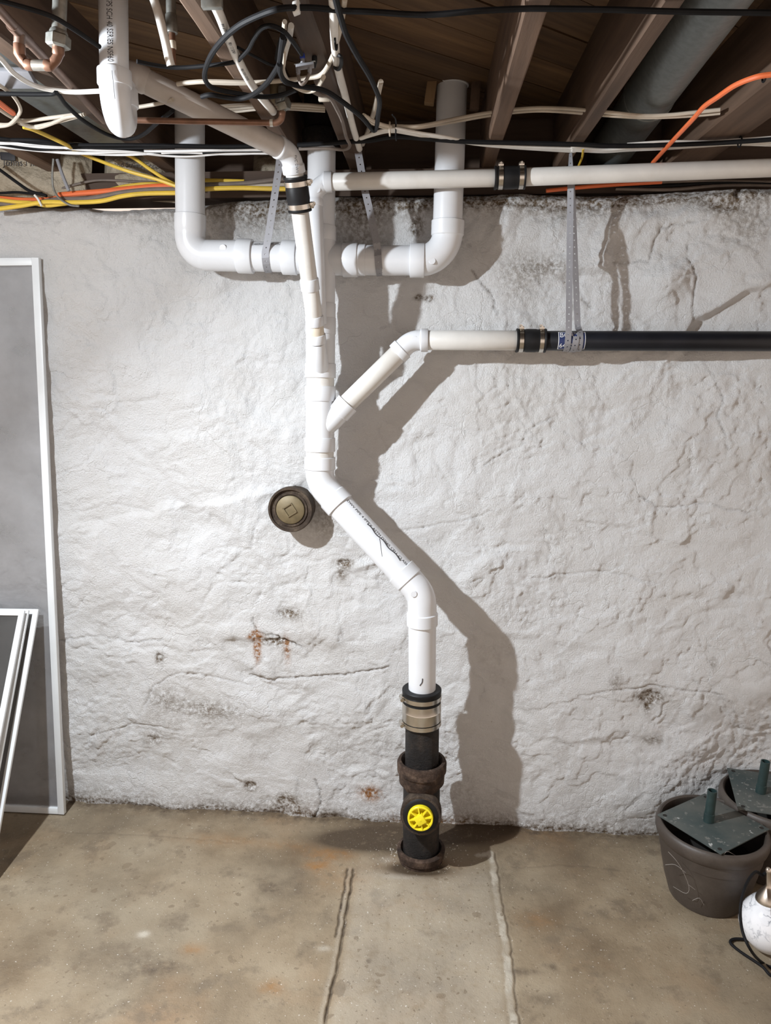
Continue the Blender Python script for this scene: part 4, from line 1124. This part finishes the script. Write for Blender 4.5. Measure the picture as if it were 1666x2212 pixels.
# the long bundle that crosses the whole picture
def bund(off, r, mat, label, group, sd, left=True):
    rr = random.Random(sd); j = lambda: rr.uniform(-11, 11)
    if left:
        pts = pathz(c1, [(-60, 905 + off), (0, 908 + off), (250, 925 + off + j() * 1.5), (500, 940 + off + j() * 1.5), (800, 952 + off + j() * 1.5), (1150, 958 + off + j()), (1450, 958 + off + j()), (1750, 950 + off)], 2.268)
    else:
        pts = pathz(c3, [(-150, 1180 + off), (0, 1150 + off * .6), (200, 1125 + off * .3), (520, 1140 + off * .6 + j()), (800, 1162 + off + j()), (1250, 1178 + off + j()), (1666, 1185 + off + j())], 2.268) + pathz(c4, [(600, 1082 + off + j()), (900, 1072 + off + j()), (1200, 1068 + off + j()), (1450, 1048 + off), (1760, 1036 + off)], 2.268)
    return cable(pts, r, mat, label, group)
GB = 'black cables in the left half of the long bundle'; GW = 'white cables in the left half of the long bundle'
for i, off in enumerate((-10, -2)): bund(off - 8, .0048, 'cable_black', ('topmost black cable of the bundle left of the leaning pipe', 'second black cable from the top of the bundle left of the leaning pipe')[i], GB, i)
for i, off in enumerate((8, 16, 24, 32, 38)): bund(off - 4, .0042, 'cable_bright' if i != 2 else 'cable_black', 'white cable in the bundle left of the leaning pipe' if i != 2 else 'black cable woven between the white ones in the bundle left of the leaning pipe', GW if i != 2 else None, 20 + i)
cable(pathz(c2, [(880, 1135), (1000, 1128), (1120, 1122), (1300, 1108)] , 2.268) + pathz(c3, [(0, 1150), (210, 1118), (520, 1140), (800, 1160), (1250, 1170), (1666, 1180)], 2.268) + pathz(c4, [(500, 1080), (800, 1076), (1200, 1062), (1450, 1048), (1760, 1026)], 2.268), .0062, 'cable_black', 'thick black cable along the bundle right of the manifold riser')
for i in range(4):
    o = i * 9
    cable(pathz(c2, [(1370, 1080 + o * .4), (1450, 1050 + o * .5), (1560, 1015 + o * .7), (1640, 1008 + o * .8)], 2.272) + pathz(c3, [(230, 1052 + o), (420, 1088 + o * .9), (620, 1118 + o * .8), (850, 1168 + o * .4), (1100, 1190 + o * .5), (1400, 1205 + o * .7), (1666, 1212 + o)], 2.272) + pathz(c4, [(200, 1088 + o), (420, 1108 + o * .6), (620, 1096 + o * .6), (900, 1084 + o * .6), (1150, 1075 + o * .3), (1400, 1050 + o * .7), (1760, 1052 + o)], 2.270), .0036, 'cable_white', 'white cable under the thick black one in the right hand bundle', 'white cables in the right half of the long bundle')
cable(pathz(c4, [(600, 1065), (900, 1046), (1200, 1048), (1450, 1030), (1760, 1008)], 2.276), .0030, 'cable_white', 'thin white cable above the black one at right end of bundle')
for i in range(2):
    o = i * 22
    cable(pathz(c2, [(1395, 900 + o), (1500, 960 + o * .8), (1600, 990 + o * .6)], 2.275) + pathz(c3, [(200, 1030 + o * .5), (400, 1030 + o * .6)], 2.285) + pathz(c3, [(700, 970 + o), (950, 925 + o), (1180, 895 + o), (1400, 882 + o), (1640, 890 + o * 1.2)], 2.33) + pathz(c4, [(440, 830 + o), (700, 855 + o * .6), (900, 852 + o * .6), (1100, 832 + o), (1290, 812 + o * 1.1)], 2.293), .0046, 'cable_cream', ('upper', 'lower')[i] + ' cream cable of the pair climbing across the right riser to the duct', 'pair of cream cables right of the manifold')
for i in range(3):
    o = i * 18
    cable(pathz(c2, [(270 + i * 40, 832 + o), (420, 822 + o * 1.3), (600, 815 + o), (820, 815 + o), (950, 820 + o * 1.1), (1095, 832 + o)], 2.325), .0042, 'cable_cream', ('topmost', 'middle', 'lowest')[i] + ' of three cream cables crossing behind the small valve', 'three cream cables behind the valve')
cable(pathz(c1, [(875, 690), (940, 680), (1050, 660), (1110, 640)], 2.275), .0045, 'cable_cream', 'short cream cable below the slanting pipe left of joist')
cable(pathz(c2, [(1532, 640), (1490, 830), (1440, 1000), (1390, 1130)], 2.30), .0062, 'cable_cream', 'pale cable standing upright between joist and right riser')
cable(pathz(c4, [(1780, 540), (1666, 552), (1550, 572), (1400, 632), (1270, 720), (1170, 790), (1090, 880), (950, 1030), (790, 1205)], 2.262), .0058, 'cable_orange', 'orange cable curving down from the right edge behind the pipe')
cable(pathz(c4, [(275, 1100), (268, 1160), (240, 1230)], 2.268), .0034, 'cable_yellow', 'short yellow wire dangling from the bundle beside a joist')
# cables lying on the wall top at the left
YWT = 2.44
cable(pathz(c1, [(150, 815), (210, 832), (330, 885), (440, 938)], 2.262) + pathY(c1, [(520, 985), (800, 1092), (1000, 1150), (1130, 1196)], 2.40), .0054, 'cable_yellow', 'yellow cable slanting down to the left riser, lower one')
cable(pathY(c1, [(790, 985), (860, 1015), (960, 1085), (1060, 1150), (1135, 1192)], 2.42), .0054, 'cable_yellow', 'yellow cable slanting down to the left riser, upper one')
gy = 'yellow cables lying along the wall top'; ly = 'yellow cable lying along the wall top at left'
def wl(pts, mat, r, label, group=None, dY=0.):
    cable([at(*c9(*p), YWT + dY) for p in pts], r, mat, label, group)
wl([(-80, 632), (0, 628), (200, 600), (400, 568), (620, 572), (900, 560), (1100, 515), (1300, 492), (1590, 486)], 'cable_yellow', .0068, 'lowest yellow cable along the wall top, nearest the white wall', None, -.022)
wl([(-80, 545), (0, 550), (150, 568), (280, 575), (420, 600), (560, 585), (700, 570)], 'cable_yellow', .006, 'yellow cable crossing over at far left of the wall top', None, -.010)
wl([(1000, 452), (1150, 420), (1350, 402), (1590, 420)], 'cable_yellow', .005, 'yellow cable above the orange one on the wall top', None, .03)
wl([(-80, 525), (0, 530), (200, 545), (430, 540), (560, 520)], 'cable_orange', .006, 'orange cable at the far left of the wall top', None, .012)
wl([(530, 505), (700, 490), (900, 475), (1150, 450), (1400, 428), (1600, 420)], 'cable_orange', .0085, 'thick orange cable along the wall top beside the left riser', None, .005)
wl([(-80, 580), (0, 582), (250, 590), (500, 545), (800, 535), (1100, 480), (1350, 455), (1600, 452)], 'cable_grey', .007, 'brown grey cable between orange and yellow on the wall top', None, .0)
wl([(-80, 410), (0, 420), (300, 440), (500, 455), (700, 405), (850, 375), (1000, 372), (1250, 385), (1450, 395)], 'cable_grey', .004, 'thin grey cable arching above the orange cable on the wall top', None, .08)
wl([(-80, 225), (0, 280), (150, 390), (270, 470), (380, 500), (420, 515)], 'cable_black', .005, 'black cable dropping from left edge onto the wall top', None, -.03)
wl([(-80, 485), (0, 488), (150, 480), (280, 492), (380, 488)], 'cable_black', .004, 'thin black cable flat on the wall top at left edge', None, .04)
wl([(310, 505), (340, 540), (375, 605)], 'cable_white', .0035, 'white cable tie end poking over the yellow cables', None, -.035)
wl([(480, 180), (470, 330), (480, 440), (520, 520), (620, 590), (710, 605)], 'zinc_dark', .0035, 'thin metal wire hook round the wall top cables', None, -.034)
wl([(515, 185), (560, 320), (620, 470)], 'zinc', .0055, 'flat grey metal strip hanging onto the wall top cables', None, -.030)
def wr(pts, mat, r, label, dY=0.):
    cable([at(360 + .24 * x, 280 + .24 * y, YWT + dY) for x, y in pts], r, mat, label)
wr([(300, 455), (480, 460), (700, 466)], 'cable_yellow', .0062, 'yellow cable stub right of the left riser, upper', .02)
wr([(300, 495), (480, 492), (750, 478), (1000, 448), (1200, 440)], 'cable_grey', .0065, 'brown grey cable on wall top between riser and strap', .0)
wr([(300, 538), (480, 528), (700, 525), (1000, 533), (1200, 530)], 'cable_yellow', .0070, 'yellow cable lying on wall top behind the hanger strap', -.018)
wr([(300, 520), (480, 512), (700, 510), (900, 500), (1150, 490)], 'cable_cream', .005, 'dusty cream cable on wall top behind the hanger strap', .008)
cable([at(x, y, YWT + .03) for x, y in ((1180, 412), (1260, 404), (1340, 398), (1430, 393))], .006, 'cable_orange', 'orange cable hidden along wall top under the upper pipe')
for k, (y0, y1) in enumerate(((408, 402), (402, 396), (398, 390))):
    cable([at(x, y0 + (y1 - y0) * i / 3 + (4 * math.sin(i * 2 + k)), YWT + .05) for i, x in enumerate((1330, 1450, 1560, 1700))], .005, ('cable_grey', 'cable_black', 'cable_grey')[k], ('lowest', 'middle', 'topmost')[k] + ' of three dark cables on the wall top at far right', 'dark cables on wall top at right')

# cable ties, staple and splitter
def tie(p, r, mat, label, d=V((1, 0, 0))):
    n = 12; pts = [V(p) + V((0, math.cos(a) * r, math.sin(a) * r)) for a in (2 * math.pi * i / n for i in range(n + 1))]
    return tag(tube('cable_tie', pts, .0022, M[mat], sides=6, res=2), label, 'cable tie', 'cable ties')
t = tie(atz(*c3(212, 1070), 2.272), .022, 'cable_black', 'black cable tie with a tail gathering the cream cables')
tube('tie_tail', pathz(c3, [(212, 1010), (205, 970), (180, 938)], 2.265), .0018, M['cable_black'], t, sides=6)
tie(atz(*c3(160, 1055), 2.272), .016, 'cable_cream', 'yellowed cable tie left of the black tie')
tie(atz(*c4(1435, 1050), 2.27), .013, 'cable_black', 'dark cable tie round the bundle at the far right')
tie(atz(*c4(1615, 575), 2.262), .008, 'cable_black', 'dark cable tie round the orange cable')
tie(atz(*c2(1180, 310), 2.27), .016, 'cable_black', 'dark cable tie round the white tube and cream cable')
stp = box('cable_staple', atz(*c2(872, 62), ZT), V((.006, 0, .002)), V((0, .0085, 0)), V((0, 0, .009)), M['white_clip'], None, .002)
tag(stp, 'white plastic staple fixing the thick black cable to a joist', 'clip')
stp2 = box('cable_staple', atz(*c2(1088, 765), 2.275), V((.013, 0, .0)), V((0, .005, 0)), V((0, 0, .008)), M['cable_cream'], None, .002)
tag(stp2, 'cream plastic staple at the joist edge below the splitter', 'clip')
YSP = atz(*c2(935, 520), 2.262).y
sp = thing('coax_splitter', 'small grey metal coax splitter screwed to the joist', 'splitter', at(*c2(935, 520), YSP))
mp = dep(at(*c2(935, 520), YSP)) / FPX * .27611
box('splitter_body', at(*c2(937, 518), YSP), V((72 * mp, 0, 8 * mp)), V((0, 9 * mp, 0)), V((0, 0, 22 * mp)), M['zinc'], sp, .001)
box('splitter_flange', at(*c2(937, 492), YSP + .004), V((84 * mp, 0, 9 * mp)), V((0, 10 * mp, 0)), V((0, 0, 4 * mp)), M['zinc_dark'], sp, .0005)
for x, y0, y1 in ((920, 495, 455), (885, 540, 590), (975, 530, 575)):
    lathe('splitter_port', at(*c2(x, y0), YSP), at(*c2(x, y1), YSP) - at(*c2(x, y0), YSP), [(0, 17 * mp), (30 * mp, 17 * mp), (30.5 * mp, 13 * mp), (46 * mp, 13 * mp)], M['zinc'], sp, sides=16)
lathe('blue_plug', at(*c2(920, 460), YSP), at(*c2(915, 420), YSP) - at(*c2(920, 460), YSP), [(0, 18 * mp), (.001, 21 * mp), (34 * mp, 19 * mp), (36 * mp, 14 * mp)], M['blue_plastic'], sp, sides=20)
tube('jumper_wire', [at(*c2(*p), YSP) for p in ((885, 585), (893, 625), (905, 655), (925, 655), (950, 625), (972, 575))], 13 * mp, M['cable_grey'], sp, sides=10)
lathe('screw_stub', at(*c2(1012, 440), YSP + .01), (0, 0, -1), [(0, 20 * mp), (.005, 22 * mp), (.012, 20 * mp), (.022, 9 * mp)], M['rubber'], sp, sides=14)

# ------------------------------------------------------------------ ducts, wooden blocks, black vent, insulation
dt = thing('round_duct', 'dark grey galvanised round duct running up between the joists at right', 'duct', atz(1400, 220, 2.36))
da, db = atz(1585, -70, 2.375), atz(1440, 150, 2.375); dc = atz(1352, 292, 2.37)
ddv = (db - da).normalized()
dl = .066
pipe('duct_pipe', da - ddv * .8, atz(1392, 222, 2.375), dl, M['duct'], dt)
sweep('duct_elbow', elbow_secs(atz(1405, 203, 2.375), atz(1365, 262, 2.37), atz(1352, 292, 2.37) + V((-.02, .25, -.03)), dl * .99, .15, dl * 1.04, None, .02, 0), M['duct'], dt)
du = thing('rectangular_duct', 'flat grey galvanised duct between the joists at far left', 'duct', atz(130, 210, 2.36))
ga, gb = atz(*c1(330, 680), 2.30), atz(*c1(640, 880), 2.30)
gx0 = atz(*c1(150, 560), 2.30).x; 
box('duct_body', V((( gx0 + .02), 1.3, 2.385)), V((.085, 0, 0)), V((0, 1.02, 0)), V((0, 0, .075)), M['duct'], du, .004)
rl = bar('metal_rail', atz(*c1(-80, 502), 2.275), atz(*c1(215, 502), 2.275), .045, .012, V((0, -.5, -1)), M['zinc'])
tag(rl, 'bright metal rail across the joists at the left edge', 'rail')
bk1 = bar('wood_block', at(*c3(512, 632), 2.36), at(*c3(480, 855), 2.36), .028, .03, V((0, -1, 0)), M['block'], None, .002)
tag(bk1, 'pale wooden cleat hanging left of the right riser', 'wood block')
bk2 = bar('wood_block', at(*c3(868, 640), 2.37), at(*c3(850, 900), 2.37), .027, .03, V((0, -1, 0)), M['joist'], None, .002)
tag(bk2, 'dark brown wooden cleat hanging right of the right riser', 'wood block')
bv = lathe('iron_vent_pipe', at(693, 322, YM + .01), (0, 0, 1), [(0, .047), (.004, .055), (.05, .055), (.055, .047), (.20, .047)], M['iron'])
tag(bv, 'dark iron vent pipe rising above the white stack into the floor', 'drain pipe')
lblv = patch_on_pipe(at(693, 300, YM + .01), (0, 0, 1), V((-.1, -1, 0)), .0478, .005, .04, -.25, .0)
def batt(name, c, ax_, ay_, az_, label, seed):
    bm = bmesh.new()
    bmesh.ops.create_grid(bm, x_segments=20, y_segments=14, size=1)
    r = random.Random(seed)
    vs = []
    for v in bm.verts:
        x, y = v.co.x, v.co.y
        puff = (1 - abs(x) ** 3) * (1 - abs(y) ** 4)
        n = float(vnoise(np.array([x * 3 + seed]), np.array([y * 3.0]), seed)[0]) * .3
        v.co = V(c) + V(ax_) * x + V(ay_) * y + V(az_) * (puff * (.8 + n))
    bmesh.ops.solidify(bm, geom=bm.faces[:], thickness=.004)
    return tag(link(name, finish(bm, 60), M['paper']), label, 'insulation')
b1 = batt('insulation_batt', at(70, 362, 2.56), V((.20, 0, -.02)), V((0, .02, .095)), V((0, -.06, 0)), 'paper faced insulation stuffed above the wall at far left', 3)
b2 = batt('insulation_batt', at(305, 378, 2.60), V((.125, 0, -.01)), V((0, .02, .08)), V((0, -.07, 0)), 'paper faced insulation above the wall left of the riser', 5)
b3 = batt('insulation_batt', at(610, 372, 2.66), V((.10, 0, 0)), V((0, .02, .06)), V((0, -.05, 0)), 'dim paper insulation behind the left hanger strap', 8)
def flat_text(s, size, o, right, up, mat, parent, name='printed_text'):
    vs, fs = text_verts(s, size)
    right, up = V(right).normalized(), V(up).normalized()
    return link(name, mesh_from([V(o) + right * x + up * y for x, y, z in vs], fs), mat, parent)
flat_text('Johns Manville', .030, at(7, 358, 2.492), (1, 0, -.02), (0, .1, 1), M['ink'], b1)
bm = bmesh.new()
box_bm(bm, at(17, 338, 2.493), V((.024, 0, -.002)), V((0, .0008, 0)), V((0, 0, .012)), .003)
link('printed_mark', finish(bm), M['ink'], b1)
flat_text('and Sound Control', .022, at(247, 360, 2.520), (1, 0, -.05), (0, .1, 1), M['ink'], b2)

# ------------------------------------------------------------------ insect screens at the left
def screen(label, TR, BR, width, mesh_mat, fw=.026, ft=.012, group=None, dirx=V((-1, 0, 0))):
    TR, BR = V(TR), V(BR)
    t = thing('insect_screen', label, 'screen', (BR.x + dirx.x * width / 2, BR.y, BR.z), group)
    up = (TR - BR).normalized(); n = up.cross(dirx).normalized()
    if n.y > 0: n = -n
    TL, BL = TR + dirx * width, BR + dirx * width
    i = fw / 2
    for a, b in ((BR - up * 0 + dirx * i, TR + dirx * i), (BL - dirx * i, TL - dirx * i)):
        bar('side_rail', a, b, fw, ft, n, M['frame'], t, .0015)
    bar('top_rail', TR - up * i + dirx * fw, TL - up * i - dirx * fw, fw, ft * .92, n, M['frame'], t, .0015)
    bar('bottom_rail', BR + up * i + dirx * fw, BL + up * i - dirx * fw, fw, ft * .92, n, M['frame'], t, .0015)
    a, b, c_, d_ = BR + up * fw * .8 + dirx * fw * .8, TR - up * fw * .8 + dirx * fw * .8, TL - up * fw * .8 - dirx * fw * .8, BL + up * fw * .8 - dirx * fw * .8
    link('screen_mesh', mesh_from([p - n * .001 for p in (a, b, c_, d_)], [(0, 1, 2, 3)]), mesh_mat, t)
    sp = up * .0025
    for p0, p1 in ((a, b), (b, c_), (c_, d_), (d_, a)):
        pass
    return t
dirw = V((-1, .02, 0)).normalized()
brf = atz(141, 1757, .004)
brf = V((brf.x, min(brf.y, wall_near(brf.x - .02, .03) - .012), .004))
trf = at(86, 557, 2.0)
tyy = wall_near(trf.x - .05, 2.0, .1) - .012
trf = at(86, 557, tyy)
screen('tall white framed screen door panel leaning flat against the wall', trf, brf, .92, M['mesh_grey'], .0245, .018, None, dirw)
GS = 'small insect screens leaning in a row'
for lab, tr, br, dy in (('small dark insect screen nearest the tall panel, rearmost of three', (84, 1316), (-24, 1930), 2.435), ('small dark insect screen in the middle of the leaning three', (63, 1318), (-58, 1970), 2.40), ('small dark insect screen leaning in front of the other two', (54, 1319), (-75, 1995), 2.375)):
    B = atz(*br, 0); T = at(*tr, dy)
    screen(lab, T, V((B.x, B.y, .001)), .55, M['mesh_dark'], .0185, .011, GS, V((-1, -.01, 0)).normalized())

# ------------------------------------------------------------------ planters with parasol base plates
def planter(label, plabel, c, R, H, rb, cat_g, plate_rot, half, tilt, tube_off, tube_h):
    t = thing('planter', label, 'planter', c, cat_g)
    prof = [(.0, rb * .9), (.004, rb), (H * .25, rb + (R - rb) * .32), (H * .5, rb + (R - rb) * .56), (H * .66, rb + (R - rb) * .68), (H * .665, rb + (R - rb) * .72), (H * .80, rb + (R - rb) * .80), (H * .805, R * .945), (H * .83, R * .975), (H * .88, R * .998), (H * .93, R * 1.0), (H * .97, R * .985), (H * .995, R * .955), (H, R * .925), (H * .985, R * .895), (H * .94, R * .88), (H * .80, R * .86), (H * .55, R * .78)]
    lathe('pot', c, (0, 0, 1), prof, M['pot'], t, sides=72, caps=(True, False))
    lathe('soil', V(c) + V((0, 0, H * .55)), (0, 0, 1), [(0, R * .79), (.004, R * .78), (.006, .001)], M['soil'], t, sides=40)
    pz = V(c) + V((0, 0, H + .004)) + V(tube_off[2:] + (0,)) if len(tube_off) > 2 else V(c) + V((0, 0, H + .004))
    b = thing('parasol_base', plabel, 'parasol base', pz, 'steel parasol base plates on planters')
    rot = Matrix.Rotation(plate_rot, 3, 'Z')
    e1 = rot @ V((1, 0, tilt[0])); e2 = rot @ V((0, 1, tilt[1]))
    nrm = e1.cross(e2).normalized()
    bm = bmesh.new()
    box_bm(bm, V(pz), e1 * half, e2 * half, nrm * .002, .0008)
    pln = link('plate', finish(bm, 30), M['green_steel'], b)
    for sx_ in (-1, 1):
        for sy_ in (-1, 1):
            p = V(pz) + e1 * half * .86 * sx_ + e2 * half * .86 * sy_ + nrm * .002
            lathe('bolt_hole', p, nrm, [(0, .0065), (.0008, .0065), (.0009, .0004)], M['soil'], pln, sides=14)
    tp = V(pz) + e1 * tube_off[0] + e2 * tube_off[1]
    ra = .0145
    lathe('socket_tube', tp, nrm + V((.05, 0, 0)), [(0, ra * 1.12), (.030, ra * 1.12), (.031, ra), (tube_h, ra), (tube_h, ra * .8), (tube_h - .05, ra * .8)], M['green_tube'], b, sides=28, caps=(True, True))
    return t, b
pf = atz(1540, 1935, 0); pf.y -= 0
pc1 = V((at(1530, 1900, pf.y).x, pf.y + .01, 0))
planter('front brown plastic planter on the floor at right, with cobwebs', 'dark green steel base plate with upright tube on the front planter', pc1, .168, .252, .113, 'brown planters in the right corner', math.radians(33), .116, (.01, -.02), (-.008, .008), .108)
pc2 = pc1 + V((.252, .205, 0))
pc2.y = min(pc2.y, min(wall_near(pc2.x + dx_, .255, .02) + .176 * (1 - math.sqrt(max(0, 1 - (dx_ / .176) ** 2))) for dx_ in (-.15, -.1, -.05, 0, .05, .1, .15)) - .176 - .006)
planter('rear brown plastic planter against the wall, cut by the right edge', 'dark green steel base plate with upright tube on the rear planter', pc2, .168, .268, .112, 'brown planters in the right corner', math.radians(-14), .128, (.0, .0), (-.042, -.005), .115)
# cobwebs on the front planter
rw = random.Random(4)
wb = bmesh.new()
def thread(pts, r=.0005): sweep_bm(wb, tube_secs(pts, r, 3), 4)
def potp(px, py, Y): return at(px, py, Y)
Yf = pc1.y - .168
for pts in (((1445, 1840), (1462, 1858), (1475, 1880), (1490, 1915), (1484, 1930), (1455, 1915)), ((1436, 1868), (1458, 1868), (1480, 1885)), ((1490, 1912), (1502, 1922)), ((1590, 1848), (1570, 1840), (1555, 1870), (1560, 1885), (1580, 1895)), ((1495, 1945), (1510, 1940), (1520, 1955)), ((1567, 1930), (1575, 1945))):
    P_ = []
    for k, (x, y) in enumerate(pts):
        t_ = (y - 1810) / 160.0
        P_.append(at(x + rw.uniform(-2, 2), y, pc1.y - (.165 - .05 * t_) * math.sqrt(max(.1, 1 - ((x - 1530) / 125.0) ** 2)) - .004))
    thread(P_, .0006)
o = link('cobweb', finish(wb), M['web']); o['kind'] = 'stuff'; tag(o, 'grey cobweb threads on the front planter', 'cobweb')

# ------------------------------------------------------------------ glass pendant lamp on the floor
gc = at(1662, 2003, 1.93); gR = .083
pd = thing('pendant_lamp', 'white marbled glass pendant lamp lying on the floor at the right edge', 'lamp', (gc.x, gc.y, 0))
gc.z = gR * .98
axl = V((-.10, .05, 1)).normalized()
lathe('glass_shade', gc, axl, [(-gR * .98, .02), (-gR * .92, gR * .40), (-gR * .7, gR * .72), (-gR * .35, gR * .95), (0, gR), (gR * .3, gR * .95), (gR * .55, gR * .82), (gR * .78, gR * .62), (gR * .9, gR * .44), (gR * .93, gR * .38)], M['marble_glass'], pd, sides=56)
lathe('metal_cap', gc + axl * gR * .84, axl, [(0, gR * .44), (.004, gR * .45), (.016, gR * .40), (.030, gR * .28), (.044, gR * .14), (.052, gR * .085), (.090, gR * .075), (.092, gR * .10), (.10, gR * .10), (.104, gR * .06)], M['nickel'], pd, sides=32)
tp = gc + axl * (gR * .84 + .10)
cab = [tp, at(1648, 1890, 1.95), at(1632, 1884, 1.93), at(1612, 1912, 1.88), at(1600, 1960, 1.82), at(1604, 2010, 1.79), at(1622, 2052, 1.76)]
fl_ = [atz(1645, 2078, .006), atz(1672, 2090, .006), atz(1700, 2075, .006), atz(1672, 2050, .006), atz(1630, 2034, .008), atz(1592, 2028, .008), atz(1578, 2036, .006), atz(1600, 2056, .006), atz(1645, 2086, .012), atz(1668, 2108, .006), atz(1700, 2100, .006)]
tube('cord', cab + fl_, .0042, M['cable_black'], pd, sides=10, res=8)
